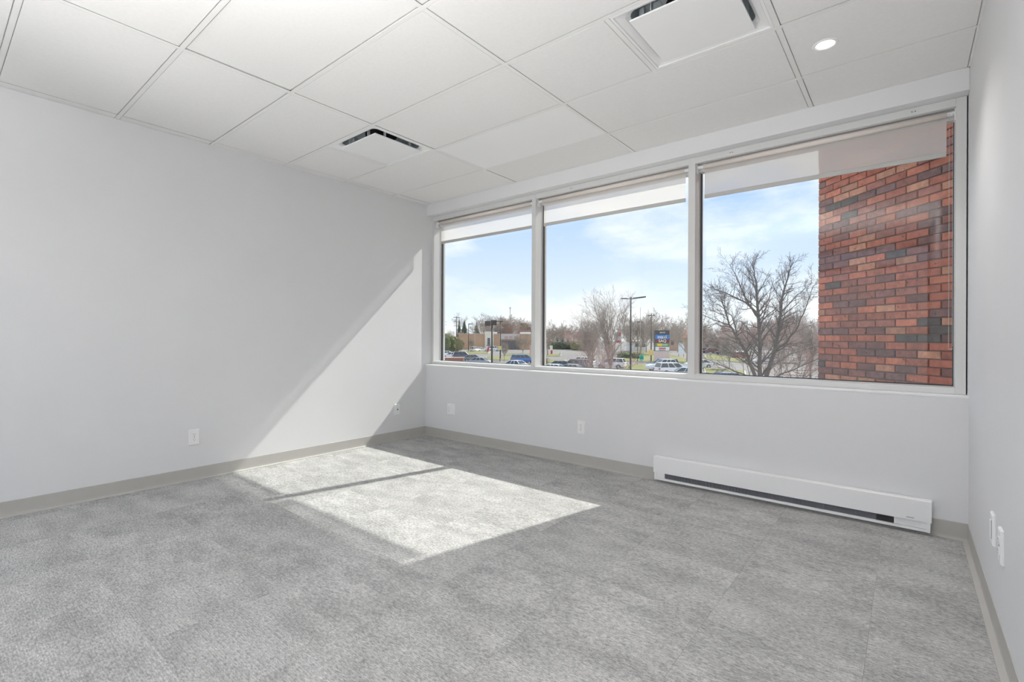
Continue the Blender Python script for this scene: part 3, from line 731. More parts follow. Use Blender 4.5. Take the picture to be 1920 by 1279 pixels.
def grow(r, p, d_, L, rad, lvl, out, P):
    n_ = P['segs'][lvl]; pts = [(p.copy(), rad)]; dirs = [d_.copy()]
    for i in range(n_):
        d_ = (d_ + Vector((r.gauss(0, 1), r.gauss(0, 1), r.gauss(0, 1)))*P['wander'] + Vector((0, 0, 1))*P['up'][lvl]).normalized()
        p = p + d_*(L/n_); pts.append((p.copy(), max(P['rmin'], rad*(1 - .78*(i + 1)/n_)))); dirs.append(d_.copy())
    out[lvl].append(pts)
    if lvl + 1 >= len(P['segs']): return
    nc = P['kids'][lvl]
    for k in range(nc):
        f = P['start'][lvl] + (1 - P['start'][lvl])*(k + r.random())/nc; f = min(f, .999)
        idx = f*n_; i0 = int(idx); q = pts[i0][0].lerp(pts[i0 + 1][0], idx - i0); rr = pts[i0][1]
        ax = dirs[i0].orthogonal().normalized(); ax.rotate(Matrix.Rotation(r.random()*2*PI, 3, dirs[i0]))
        an = math.radians(r.uniform(*P['angle'][lvl])); nd = dirs[i0].copy(); nd.rotate(Matrix.Rotation(an, 3, ax))
        nd.y *= P.get('flat', 1); nd.normalize()
        grow(r, q, nd, L*r.uniform(*P['ratio'][lvl])*(1.12 - .5*f), max(P['rmin'], rr*.55), lvl + 1, out, P)
def tree_meshes(seed, P, h, m_, trunk_h, trunk_r, limbs, spread):
    r = random.Random(seed); out = [[] for _ in P['segs']]
    top = Vector((r.gauss(0, .1), r.gauss(0, .1), trunk_h))
    trunk = [(Vector((0, 0, 0)), trunk_r*1.15), (top*.5, trunk_r), (top, trunk_r*.85)]
    for k in range(limbs):
        an = 2*PI*k/limbs + r.uniform(-.3, .3); tilt = spread*r.uniform(.35, 1.0) if k else .08
        d_ = Vector((math.sin(tilt)*math.cos(an), math.sin(tilt)*math.sin(an), math.cos(tilt)))
        z0 = trunk_h*r.uniform(.72, 1.0)
        grow(r, Vector((top.x, top.y, z0))*1.0, d_, (h - z0)*r.uniform(.8, 1.0), trunk_r*.6, 0, out, P)
    zmax = max(q.z for lv in out for l in lv for q, _ in l); f = h/zmax
    sc_ = lambda ls: [[(q*f, rr*f) for q, rr in l] for l in ls]
    return tube_mesh('trunk', sc_([trunk] + out[0]), 7, m_), tube_mesh('branches', sc_([l for lv in out[1:] for l in lv]), 4, m_)
PF = dict(segs=[6, 5, 3, 2], kids=[11, 7, 5], start=[.15, .15, .1], angle=[(25, 50), (25, 50), (25, 55)], ratio=[(.38, .6), (.4, .6), (.45, .7)], up=[.06, .12, .08, .05], wander=.11, rmin=.010)
tmpl = {}
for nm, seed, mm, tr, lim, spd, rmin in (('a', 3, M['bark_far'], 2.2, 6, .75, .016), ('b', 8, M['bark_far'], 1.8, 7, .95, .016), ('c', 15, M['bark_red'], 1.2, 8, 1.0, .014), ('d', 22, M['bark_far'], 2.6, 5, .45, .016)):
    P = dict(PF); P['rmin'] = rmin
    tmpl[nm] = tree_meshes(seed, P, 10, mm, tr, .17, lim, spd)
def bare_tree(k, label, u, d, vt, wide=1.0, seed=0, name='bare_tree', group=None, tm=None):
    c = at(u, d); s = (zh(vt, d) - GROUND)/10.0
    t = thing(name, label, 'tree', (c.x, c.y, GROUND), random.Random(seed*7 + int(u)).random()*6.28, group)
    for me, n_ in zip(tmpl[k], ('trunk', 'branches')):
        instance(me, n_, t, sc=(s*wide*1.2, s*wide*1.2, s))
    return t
# behind the tan building
for i, (k, u, d, vt, wd, lb) in enumerate([
    ('b', 912, 215, 585, 1.2, 'wide pale bare tree rising behind the white entrance tower'),
    ('a', 928, 225, 589, 1.0, 'bare tree behind the black floodlight box on the pole'),
    ('d', 948, 215, 592, 1.3, 'bushy brownish bare tree left of the thin tower mast'),
    ('a', 957, 220, 588, 1.1, 'tall bare tree in front of the thin tower mast'),
    ('c', 968, 210, 603, 1.5, 'reddish low bare tree behind the shop fronts'),
    ('d', 974, 245, 594, .8, 'narrow bare tree behind the dark round evergreen'),
    ('c', 852, 200, 618, 1.0, 'small leafless shrub tree beside the utility pole'),
    ('d', 990, 240, 599, .8, 'thin bare tree beside the left mullion, behind the round evergreen'),
    ('a', 877, 205, 618, .8, 'small bare tree between the spruces behind the tan wall')]):
    bare_tree(k, lb, u, d, vt, wd, i)
bare_tree('b', 'spreading brown tree right behind the blue car', 980, dv(664), 624, .9, 31)
bare_tree('d', 'slim leafless young tree right of the T-shaped lamp pole', 945.5, dv(677.5), 640, .8, 32)
bare_tree('d', 'small leafless tree against the tan brick wall', 884, 160, 632, .9, 33)
# middle pane
for i, (k, u, d, vt, wd, lb) in enumerate([
    ('a', 1027, dv(667), 598, 1.0, 'lone bare tree on the grass island beside the white red sign'),
    ('a', 1050, 225, 601, .9, 'bare tree behind the white house'),
    ('b', 1072, 235, 606, 1.1, 'bare tree between the white house and the reddish twigs'),
    ('c', 1082, 200, 612, 1.2, 'reddish brown bare tree behind the olive bushes'),
    ('d', 1112, 210, 598, 1.0, 'distant upright bare tree seen through the tall pale tree'),
    ('b', 1200, 150, 577, .9, 'tall bare tree right of the twin lamp pole, behind the pale pole'),
    ('a', 1184, 170, 592, .9, 'bare tree directly behind the twin lamp pole'),
    ('b', 1234, 140, 584, 1.0, 'wide bare tree above the shop pylon sign'),
    ('a', 1212, 160, 592, .9, 'bare tree between the two utility poles'),
    ('a', 1252, 190, 601, .9, 'bare tree behind the right side of the pylon sign'),
    ('d', 1271, 170, 600, 1.0, 'bare tree above the tan brown house'),
    ('a', 1288, dv(678), 581, .95, 'large bare tree against the right mullion by the blank board')]):
    bare_tree(k, lb, u, d, vt, wd, 40 + i)
# right pane background
for i, (k, u, d, vt, wd, lb) in enumerate([
    ('b', 1322, 200, 606, 1.1, 'faint distant tree at the left edge of the right pane'),
    ('a', 1345, 190, 610, 1.1, 'distant tree over the long brown house'),
    ('c', 1370, 165, 600, 1.1, 'brown bare tree behind the left limbs of the big tree'),
    ('c', 1398, 150, 596, 1.3, 'brown bare tree left of the big tree trunk, mid distance'),
    ('b', 1425, 170, 594, 1.2, 'bare tree directly behind the big tree trunk'),
    ('c', 1452, 140, 592, 1.3, 'reddish bare tree just right of the big trunk'),
    ('a', 1478, 130, 584, 1.1, 'bare tree behind the right limb of the big tree'),
    ('c', 1500, 115, 584, 1.2, 'thick brown bare tree near the brick wall, farther one'),
    ('c', 1524, 100, 578, 1.1, 'thick brown bare tree touching the brick wall edge, nearer one'),
    ('d', 1368, 75, 622, .9, 'young bare tree with a straight trunk behind the blue car roof'),
    ('d', 1463, 62, 640, .8, 'short bare tree behind the lower right limbs of the big tree')]):
    bare_tree(k, lb, u, d, vt, wd, 60 + i)
bare_tree('d', 'bare tree with a thick dark trunk beside the brick wall', 1520, 55, 596, .8, 77)
# reddish twiggy trees close by
PN = dict(segs=[8, 6, 4, 2], kids=[11, 7, 4], start=[.12, .1, .1], angle=[(20, 42), (22, 45), (25, 50)], ratio=[(.36, .58), (.38, .6), (.45, .7)], up=[.05, .12, .08, .05], wander=.09, rmin=.006)
tmpl['e'] = tree_meshes(31, PN, 10, M['bark_far'], 2.6, .11, 8, .34)
tmpl['f'] = tree_meshes(36, dict(PN, up=[.03, .06, .05, .03]), 10, M['bark_red'], 1.6, .10, 8, 1.0)
bare_tree('e', 'tall pale upright bare tree left of the twin lamp pole, tallest in the middle pane', 1146, 46, 529, .85, 5)
bare_tree('e', 'pale bare tree left of the tallest one in the middle pane', 1110, 52, 571, .95, 9)
bare_tree('f', 'low reddish twiggy tree in front of the white parked cars', 1124, 44, 619, 1.25, 6)
bare_tree('f', 'reddish twiggy tree filling the lower right behind the big tree', 1490, 42, 600, 1.3, 13)

# the big tree in the right pane: main limbs laid out at real distances, then grown
D0 = 24.0
def pt(u, v, dd=0): d = D0 + dd; p = at(u, d); return Vector((p.x, p.y, zh(v, d)))
root = at(1427, D0)
r = random.Random(5)
limbs = [
    [(1427, 812, 0), (1426, 740, 0), (1425, 700, 0), (1425, 640, 0), (1422, 590, .1), (1418, 545, .2), (1414, 515, .3), (1411, 487, .4)],
    [(1427, 760, 0), (1417, 705, -.4), (1402, 665, -.8), (1384, 632, -1.1), (1367, 607, -1.4), (1358, 575, -1.5), (1350, 555, -1.6)],
    [(1428, 750, 0), (1438, 700, .5), (1453, 655, .8), (1460, 615, 1.0), (1463, 575, 1.1), (1470, 540, 1.2), (1478, 508, 1.2), (1487, 489, 1.3)],
    [(1425, 597, 0), (1405, 570, .3), (1390, 540, .5), (1378, 512, .6), (1368, 492, .7)],
    [(1425, 590, 0), (1398, 565, -.4), (1370, 552, -.9), (1345, 542, -1.2), (1326, 541, -1.5)],
    [(1453, 655, .8), (1475, 640, 0), (1497, 608, -.6), (1512, 570, -1), (1524, 532, -1.2)],
    [(1428, 735, 0), (1400, 702, .6), (1370, 690, 1.2), (1340, 678, 1.8), (1318, 668, 2.2)],
    [(1432, 730, 0), (1462, 700, -.5), (1490, 690, -1), (1520, 676, -1.4), (1540, 668, -1.8)],
    [(1427, 640, 0), (1446, 612, .5), (1462, 598, .9), (1480, 590, 1.4)],
    [(1367, 607, -1.4), (1345, 600, -1.5), (1325, 592, -1.8), (1314, 585, -2)],
    [(1384, 632, -1.1), (1372, 590, -.7), (1352, 572, -.4), (1333, 562, -.2)],
    [(1462, 585, 1.0), (1484, 562, .6), (1502, 545, .2), (1522, 528, 0)],
    [(1425, 612, 0), (1436, 575, -.4), (1444, 545, -.8), (1450, 520, -1)],
    [(1445, 690, .4), (1470, 668, 1.2), (1500, 655, 2), (1528, 648, 2.6)],
    [(1410, 685, -.6), (1385, 668, -.2), (1350, 650, .3), (1322, 640, .6)],
]
t = thing('big_bare_tree', 'big dark bare tree with forked limbs close outside the right pane', 'tree', (root.x, root.y, GROUND))
lines = []; out = [[] for _ in range(3)]
PH = dict(segs=[6, 4, 3], kids=[7, 3], start=[.15, .15], angle=[(20, 42), (25, 50)], ratio=[(.32, .55), (.35, .6)], up=[.03, .03, .02], wander=.075, rmin=.0038)
r0s = [.135, .10, .12, .055, .055, .06, .05, .05, .035, .03, .032, .035, .035, .035, .035]
off = Vector((root.x, root.y, GROUND))
for L_, r0 in zip(limbs, r0s):
    pts = [pt(*q) - off for q in L_]
    # resample with a slight wobble
    fine = []
    for k in range(len(pts) - 1):
        for s in range(3):
            f = s/3; q = pts[k].lerp(pts[k + 1], f)
            if s: q = q + Vector((r.gauss(0, .02), r.gauss(0, .02), r.gauss(0, .015)))
            fine.append(q)
    fine.append(pts[-1]); n_ = len(fine)
    ln = [(q, max(.008, r0*(1 - .88*k/(n_ - 1)))) for k, q in enumerate(fine)]
    lines.append(ln)
    tot = sum((fine[k + 1] - fine[k]).length for k in range(n_ - 1))
    nb = int(tot*6.2)
    for k in range(nb):
        f = (.25 if r0 > .08 else .12) + (.88 if r0 < .08 else .75)*(k + r.random())/nb; f = min(f, .995)
        ix = f*(n_ - 1); i0 = int(ix); q = fine[i0].lerp(fine[i0 + 1], ix - i0); dr = (fine[i0 + 1] - fine[i0]).normalized()
        ax = dr.orthogonal().normalized(); ax.rotate(Matrix.Rotation(r.random()*2*PI, 3, dr)); nd = dr.copy(); nd.rotate(Matrix.Rotation(math.radians(r.uniform(28, 58)), 3, ax))
        grow(r, q, nd, r.uniform(.8, 1.75)*(1.15 - .6*f), max(.008, ln[i0][1]*.45), 0, out, PH)
o = bpy.data.objects.new('trunk', tube_mesh('trunk', lines, 8, M['bark'])); C.objects.link(o); o.parent = t
o = bpy.data.objects.new('branches', tube_mesh('branches', [l for lv in out for l in lv], 4, M['bark'])); C.objects.link(o); o.parent = t

# ---- poles, lamps and signs
def pole(name, label, cat, u, d, vt, r_, m_, base=True):
    c = at(u, d); t = thing(name, label, cat, (c.x, c.y, GROUND), YAW); h = zh(vt, d) - GROUND
    MB().cyl((0, 0, 0), (0, 0, h), r_, 12, r2=r_*.8).build('pole', m_, t, smooth=True)
    if base: MB().cyl((0, 0, 0), (0, 0, .7), r_*1.9, 14).build('concrete_base', M['kerb'], t)
    return t, h
t, h = pole('street_lamp', 'tall dark twin arm lamp pole in the middle pane', 'lamp post', 1182.5, 62, 557.5, .105, M['dark_metal'])
MB().box(-1.15, -.1, -.08, .08, h - .16, h - .08).build('lamp_arm', M['dark_metal'], t)
MB().box(.1, .35, -.05, .05, h - .12, h - .04).build('lamp_arm', M['dark_metal'], t)
m = MB(); m.loft([[(.3, -.24, h - .14), (1.85, -.22, h + .06), (1.85, .22, h + .06), (.3, .24, h - .14)], [(.3, -.24, h + .02), (1.85, -.22, h + .22), (1.85, .22, h + .22), (.3, .24, h + .02)]])
m.build('lamp_head', M['dark_metal'], t)
m = MB(); m.box(-1.25, -.5, -.2, .2, h - .14, h - .04); m.build('lamp_head', M['dark_metal'], t)
MB().cyl((0, 0, h - .2), (0, 0, h + .08), .13, 10).build('hub', M['dark_metal'], t)
c = at(1180.2, 66); o = MB().cyl((0, 0, 0), (0, 0, 1.25), .13, 12).build('bollard', M['kerb'], loc=(c.x, c.y, GROUND)); tag(o, 'short pale concrete bollard at the foot of the twin lamp pole', 'bollard')

t, h = pole('floodlight_pole', 'black pole with a wide black box head left in the view', 'lamp post', 922.5, 78, 603, .15, M['dark_metal'])
for s in (-1, 1):
    MB().box(-1.15 if s < 0 else -.18, -.22 if s < 0 else .72, -.35, .35, h - .72 + (.0 if s < 0 else .12), h + .05 + (.0 if s < 0 else .15)).build('floodlight', M['dark_metal'], t, bevel=.03)
t, h = pole('street_lamp', 'slim lamp pole with one flat head, in front of the tan brick wall', 'lamp post', 878.5, dv(662), 608, .11, M['dark_metal'])
MB().box(0, 1.15, -.25, .25, h - .1, h + .15).build('lamp_head', M['dark_metal'], t)
t, h = pole('street_lamp', 'brown T-shaped lamp pole right of the black floodlight pole', 'lamp post', 938.5, dv(678), 603, .10, M['dark_metal'])
MB().box(-.85, .45, -.18, .18, h - .05, h + .1).build('lamp_head', M['dark_metal'], t)
t, h = pole('street_lamp', 'thin brown lamp pole between the twin lamp and the pylon sign', 'lamp post', 1195.5, dv(684), 602, .07, M['wood_pole'])
MB().box(-.1, .35, -.1, .1, h - .1, h + .05).build('lamp_head', M['dark_metal'], t)
t, h = pole('thin_pole', 'thin pale pole standing on the grass before the tan wall', 'pole', 890, dv(661), 620, .07, M['pole_grey'])
t, h = pole('thin_pole', 'pale slender pole rising behind the bare trees right of the twin lamp', 'pole', 1200.5, 130, 575, .07, M['pole_grey'])
def crossarms(t, h, ws, dz=.9):
    for k, w_ in enumerate(ws):
        a_ = MB().box(-w_, w_, -.08, .08, h - .5 - k*dz, h - .35 - k*dz).build('crossarm', M['wood_pole'], t)
        m = MB()
        for x in (-w_ + .1, -w_*.5, w_*.5, w_ - .1): m.cyl((x, 0, h - .35 - k*dz), (x, 0, h - .1 - k*dz), .05, 6)
        m.build('insulators', M['pole_grey'], a_)
t, h = pole('utility_pole', 'dark utility pole with crossarms left of the spruces', 'utility pole', 856, 190, 594, .2, M['dark_metal'], False); crossarms(t, h, (1.3, 1.3, 1.2), 1.6)
t, h = pole('utility_pole', 'wooden utility pole behind the yellow sign', 'utility pole', 1221, dv(677), 586.5, .13, M['wood_pole'], False); crossarms(t, h, (.7,))
t, h = pole('power_pylon', 'pale distant power pylon at the far left above the hedge', 'pylon', 832, 260, 600, .14, M['pole_grey'], False)
for k in (0, 1.6): MB().box(-1.6, 1.6, -.08, .08, h - 1.2 - k, h - 1.05 - k).build('crossarm', M['pole_grey'], t)
for s in (-1, 1): MB().cyl((s*.9, 0, 0), (0, 0, h*.75), .08, 6).build('lattice_leg', M['pole_grey'], t)
t, h = pole('antenna_tower', 'thin tower mast rising above the bare trees at left', 'tower', 956.5, 240, 578, .22, M['pole_grey'], False)
m = MB(); m.cyl((0, 0, h), (0, 0, h + .5), .7, 10, r2=.3); m.build('antenna_head', M['pole_grey'], t)

def text(s, size, m_, parent, loc, label=None, font_bold=False, name='lettering', sx=1.0):
    cu = bpy.data.curves.new(name, 'FONT'); cu.body = s; cu.size = size; cu.align_x = 'CENTER'; cu.align_y = 'CENTER'; cu.extrude = .01
    cu.offset = .012*size if font_bold else 0
    tmp = bpy.data.objects.new('tmp_text', cu); C.objects.link(tmp)
    dg = bpy.context.evaluated_depsgraph_get(); me = bpy.data.meshes.new_from_object(tmp.evaluated_get(dg))
    bpy.data.objects.remove(tmp, do_unlink=True)
    me.materials.clear(); me.materials.append(m_)
    o = bpy.data.objects.new(name, me); C.objects.link(o); o.parent = parent; o.location = loc; o.rotation_euler = (PI/2, 0, 0); o.scale = (sx, 1, 1)
    return o
def cm(name, rgb): return mat(name, srgb(*rgb), .6, var=.03, vscale=2)
M['s_white'] = cm('sign_white', (245, 245, 245)); M['s_yellow'] = cm('sign_yellow', (240, 210, 40)); M['s_red'] = cm('sign_red', (200, 40, 50)); M['s_dark'] = cm('sign_charcoal', (52, 50, 52))
d = dv(678); c = at(1242, d); ps = thing('pylon_sign', 'tall shop pylon sign with blue, maroon, green and white panels on a stone base', 'sign', (c.x, c.y, GROUND), YAW)
zz = lambda v: zh(v, d) - GROUND
hw = 13.4/F_PX*d
MB().box(-hw*1.02, hw*1.0, 0, .8, 0, zz(657)).build('stone_base', M['flat'], ps, col=srgb(222, 200, 190))
MB().box(-hw, hw, .05, .75, zz(657.2), zz(618)).build('cabinet', M['s_dark'], ps)
for nm, va, vb, col in (('blue_panel', 626.6, 634.3, srgb(38, 128, 208)), ('maroon_panel', 634.6, 641.6, srgb(128, 28, 46)), ('green_panel', 642.0, 648.4, srgb(110, 150, 96)), ('white_panel', 649.0, 656.2, srgb(240, 240, 240))):
    MB().box(-hw*.98, hw*.98, .0, .1, zz(vb), zz(va)).build(nm, M['flat'], ps, col=col)
text('500-510', .42, M['s_white'], ps, (0, .03, zz(622.3)), sx=.8)
text('ma', .95, M['s_white'], ps, (-.42, -.02, zz(630.6)), font_bold=True)
text('x', .95, M['s_yellow'], ps, (.40, -.02, zz(630.6)), font_bold=True)
text('i', .95, M['s_white'], ps, (.76, -.02, zz(630.6)), font_bold=True)
text('SAQ', .78, M['s_white'], ps, (0, -.02, zz(638.1)), font_bold=True, sx=1.05)
MB().box(-1.05, -.05, -.03, 0, zz(647.6), zz(643)).build('yellow_block', M['s_yellow'], ps)
m = MB()
for k in range(5): m.box(.05 + k*.2, .17 + k*.2, -.03, 0, zz(647), zz(643.8))
m.build('pale_marks', M['flat'], ps, col=srgb(205, 225, 190))
m = MB()
for k in range(6): m.box(-.66 + k*.23, -.50 + k*.23, -.03, 0, zz(653.6), zz(650.4))
m.build('red_marks', M['s_red'], ps)
m = MB()
for k in range(7): m.box(-.62 + k*.18, -.5 + k*.18, -.03, 0, zz(655.6), zz(654.6))
m.build('small_marks', M['s_dark'], ps)

def post_sign(name, label, u, vb, v0, v1, wpx, col, extra=None, posts=(0,), cat='sign', d=None):
    d = d or dv(vb); c = at(u, d); t = thing(name, label, cat, (c.x, c.y, GROUND), YAW)
    w_ = wpx/F_PX*d/2; z0, z1 = zh(v1, d) - GROUND, zh(v0, d) - GROUND
    for p_ in posts: MB().cyl((p_*w_, .06, 0), (p_*w_, .06, z1 if len(posts) > 1 else z0 + .2), .05, 8).build('post', M['dark_metal'], t)
    MB().box(-w_, w_, -.04, .02, z0, z1).build('sign_panel', M['flat'], t, col=col)
    if extra: extra(t, w_, z0, z1)
    return t
post_sign('road_sign', 'yellow square sign low on the utility pole, left of the pylon sign', 1220.5, 679, 654.5, 664.5, 9, srgb(226, 196, 120))
def tri(t, w_, z0, z1):
    zc = (z0 + z1)/2; h_ = (z1 - z0)/2
    MB().poly([(-w_*.75, -.06, zc - h_*.5), (w_*.75, -.06, zc - h_*.5), (0, -.06, zc + h_*.75)], [(0, 1, 2)]).build('dark_triangle', M['flat'], t, col=srgb(30, 70, 78))
    MB().poly([(-w_*.38, -.07, zc - h_*.3), (w_*.38, -.07, zc - h_*.3), (0, -.07, zc + h_*.35)], [(0, 1, 2)]).build('teal_triangle', M['flat'], t, col=srgb(80, 215, 200))
post_sign('teal_sign', 'small teal sign with a dark triangle on the lawn', 1203, 677, 664.5, 673.5, 8, srgb(70, 205, 190), tri)
def gas(t, w_, z0, z1):
    MB().box(-w_*.9, 0, -.07, -.04, z0 + (z1 - z0)*.62, z0 + (z1 - z0)*.85).build('grey_mark', M['flat'], t, col=srgb(150, 150, 155))
    MB().box(w_*.1, w_*.9, -.07, -.04, z0 + (z1 - z0)*.6, z1 - .1).build('red_mark', M['s_red'], t)
    MB().box(-w_*.5, w_*.9, -.07, -.04, z0 + .05, z0 + (z1 - z0)*.22).build('red_strip', M['s_red'], t)
post_sign('station_sign', 'white sign with red marks behind the tall pale tree', 1158.5, 672, 621, 642, 12.5, srgb(206, 204, 206), gas, (-.95, .95))
def gs2(t, w_, z0, z1): MB().box(-w_*.2, w_*.9, -.07, -.04, z0 + .1, z0 + (z1 - z0)*.45).build('red_strip', M['s_red'], t)
post_sign('station_sign', 'narrow white and red upright sign beside the lone tree', 1033.5, 664.5, 647.5, 664, 5.5, srgb(232, 228, 228), gs2, (-.8, .8))
post_sign('blank_board', 'white blank board on two posts left of the right mullion', 1277.5, 668, 641, 662, 11, srgb(226, 230, 234), None, (-.85, .85))
post_sign('flag_banner', 'red and white feather banner left of the black pole', 914.5, 661.5, 649, 661, 5, srgb(225, 215, 210), lambda t, w_, z0, z1: MB().poly([(-w_, -.07, z0), (w_, -.07, z0 + .6), (w_, -.07, z1), (0, -.07, z1 - .5)], [(0, 1, 2, 3)]).build('red_stripe', M['s_red'], t), cat='banner')
post_sign('road_sign', 'yellow square sign on the T-shaped lamp pole', 937.5, 677, 649, 656, 6, srgb(216, 200, 130), None, d=dv(678) - .4)
post_sign('station_sign', 'tiny red and white sign beside the left mullion above the blue car', 995, 665, 648, 664, 3.5, srgb(220, 170, 170), None)
# barrier arm at the parking island
c = at(1050, dv(668)); t = thing('barrier', 'pale raised barrier arm at the end of the grass island', 'barrier', (c.x, c.y, GROUND), YAW)
MB().box(-.15, .15, -.15, .15, 0, .95).build('barrier_post', M['kerb'], t); MB().cyl((0, 0, .8), (.75, 0, 1.25), .05, 6).build('barrier_arm', M['s_white'], t)
c = at(989.5, 83); t = thing('traffic_cone', 'small orange red cone in front of the blue car', 'cone', (c.x, c.y, GROUND))
MB().box(-.2, .2, -.2, .2, 0, .04).build('cone_base', M['flat'], t, col=srgb(200, 90, 60)); MB().cyl((0, 0, .04), (0, 0, .75), .15, 12, r2=.03).build('cone_body', M['flat'], t, col=srgb(214, 110, 80))

# ---- cars
def ring_box(x, z0, z1, w0, w1): return [(x, -w0, z0), (x, w0, z0), (x, w1, z1), (x, -w1, z1)]
def make_car(kind):
    """car pointing +x, wheels on z=0; returns list of (part name, mesh)"""
    parts = []
    if kind == 'sedan':
        L = 2.3; st = [(-L, .42, .74, .70), (-L + .08, .30, .90, .84), (-1.75, .24, .98, .89), (-.9, .22, .98, .90), (1.0, .22, .95, .90), (1.7, .24, .84, .86), (L - .12, .30, .68, .78), (L, .40, .60, .66)]
        gh = (-1.78, 1.12, -1.10, .38, .95, 1.44, .80, .58); wb = (-1.38, 1.42)
    elif kind == 'suv':
        L = 2.3; st = [(-L, .48, .98, .76), (-L + .08, .34, 1.06, .88), (-1.6, .28, 1.08, .92), (.9, .28, 1.06, .92), (1.75, .30, .98, .90), (L - .12, .34, .86, .82), (L, .46, .76, .72)]
        gh = (-2.18, 1.12, -1.92, .40, 1.05, 1.68, .84, .66); wb = (-1.40, 1.42)
    else:
        L = 2.85; st = [(-L, .50, 1.10, .92), (-L + .06, .42, 1.18, .96), (-1.0, .36, 1.18, .98), (1.2, .36, 1.15, .98), (2.2, .38, 1.08, .96), (L - .12, .42, .98, .90), (L, .52, .90, .82)]
        gh = (-1.15, 1.35, -.95, .70, 1.12, 1.86, .88, .72); wb = (-1.75, 1.85)
    m = MB(); m.loft([[(x, -w_*.92, z0), (x, w_*.92, z0), (x, w_, (z0 + z1)/2), (x, w_*.93, z1), (x, -w_*.93, z1), (x, -w_, (z0 + z1)/2)] for x, z0, z1, w_ in st])
    if kind == 'pickup': pass
    parts.append(('body', m.mesh('body', M['paint'])))
    xb0, xb1, xt0, xt1, zb, zt_, wb_, wt_ = gh
    m = MB(); m.loft([[(xb0, -wb_, zb), (xb1, -wb_, zb), (xb1, wb_, zb), (xb0, wb_, zb)], [(xt0, -wt_, zt_ - .03), (xt1, -wt_, zt_ - .03), (xt1, wt_, zt_ - .03), (xt0, wt_, zt_ - .03)]])
    parts.append(('windows', m.mesh('windows', M['carglass'])))
    m = MB(); e_ = .03
    m.loft([[(xt0 - e_, -wt_ - e_, zt_ - .05), (xt1 + e_, -wt_ - e_, zt_ - .05), (xt1 + e_, wt_ + e_, zt_ - .05), (xt0 - e_, wt_ + e_, zt_ - .05)],
            [(xt0 + .08, -wt_ + .06, zt_), (xt1 - .1, -wt_ + .06, zt_), (xt1 - .1, wt_ - .06, zt_), (xt0 + .08, wt_ - .06, zt_)]])
    for s in (-1, 1):                                              # pillars
        for fb, ft in ((0.0, 0.0), (.36, .36), (.66, .62), (1.0, 1.0)):
            a_ = Vector((xb0 + (xb1 - xb0)*fb, s*(wb_ + .012), zb)); b_ = Vector((xt0 + (xt1 - xt0)*ft, s*(wt_ + .012), zt_ - .03)); m.cyl(a_, b_, .045, 5)
    parts.append(('roof', m.mesh('roof', M['paint'])))
    wr = .40 if kind == 'pickup' else (.36 if kind == 'suv' else .33); wd = st[2][3]
    whe = MB(); whe.cyl((0, -.11, 0), (0, .11, 0), wr, 16)
    whe_m = whe.mesh('wheel', M['tire'])
    rim = MB(); rim.cyl((0, -.125, 0), (0, .125, 0), wr*.62, 12); rim_m = rim.mesh('rim', M['rim'])
    m = MB()
    for s in (-1, 1): m.box(-L - .005, -L + .1, s*.72 - .14, s*.72 + .14, st[1][2] - .26, st[1][2] - .08)
    parts.append(('tail_lamp', m.mesh('tail_lamp', M['lamp_red'])))
    m = MB()
    for s in (-1, 1): m.box(L - .12, L + .005, s*.60 - .14, s*.60 + .14, st[-1][2] - .16, st[-1][2] - .02)
    parts.append(('head_lamp', m.mesh('head_lamp', M['lamp_clear'])))
    if kind == 'pickup':
        m = MB(); m.box(-2.75, -1.2, -.82, .82, 1.175, 1.20); parts.append(('truck_bed', m.mesh('truck_bed', M['gasket'])))
    return parts, (whe_m, rim_m, wb, wr, wd)
KIND = {k: make_car(k) for k in ('sedan', 'suv', 'pickup')}
def car(kind, label, u, d, head, rgb):
    c = at(u, d); t = thing('pickup_truck' if kind == 'pickup' else 'car', label, 'car', (c.x, c.y, GROUND), YAW + math.radians(head))
    parts, (wm_, rm_, wb, wr, wd) = KIND[kind]
    for n_, me in parts: instance(me, n_, t, col=srgb(*rgb))
    for x in wb:
        for s in (-1, 1):
            w_ = instance(wm_, 'wheel', t, (x, s*(wd - .09), wr)); instance(rm_, 'rim', w_)
WH = (238, 238, 238)
car('sedan', 'white sedan behind the red brick enclosure, farther left one', 834, 122, 178, WH)
car('sedan', 'white sedan above the right part of the red brick enclosure', 847, 112, 176, (232, 234, 232))
car('suv', 'dark grey car right of the white sedans at far left', 868, 108, 12, (84, 88, 96))
car('sedan', 'long grey sedan in front of the dark grey car', 888, 97, 4, (120, 122, 128))
car('sedan', 'silver sedan lowest in the left pane beside the black pole', 896, 84, 160, (168, 172, 176))
car('suv', 'small white car far away before the tan building', 891, 163, 60, WH)
car('sedan', 'white car with dark windows near the entrance tower', 902.5, 168, 20, (225, 228, 230))
car('suv', 'white van parked behind the black floodlight pole', 928, 176, 0, WH)
car('sedan', 'white car right of the van beside the T-shaped lamp pole', 939, 172, 10, (228, 230, 230))
car('suv', 'bright blue car in the right part of the left pane', 981, 92, 28, (62, 112, 176))
car('sedan', 'white sedan below the blue car in the left pane', 964, 74, 135, WH)
car('sedan', 'white sedan at the left end of the middle pane', 1034, 64, 150, WH)
car('sedan', 'dark grey sedan roof behind the leftmost white sedan', 1046, 73, 170, (96, 98, 104))
car('sedan', 'grey blue sedan right of the leftmost white sedan, lowest in the pane', 1068, 64, 150, (150, 158, 164))
car('suv', 'dark car between the grey sedan and the white parked car', 1078, 74, 150, (120, 120, 124))
car('suv', 'white parked car left of the reddish twigs', 1091, 82, 132, (242, 242, 242))
car('suv', 'white parked car half hidden behind the reddish twigs', 1146, 78, 150, (242, 242, 242))
car('pickup', 'white pickup truck in front of the pylon sign', 1250, 71, 180, (222, 224, 228))
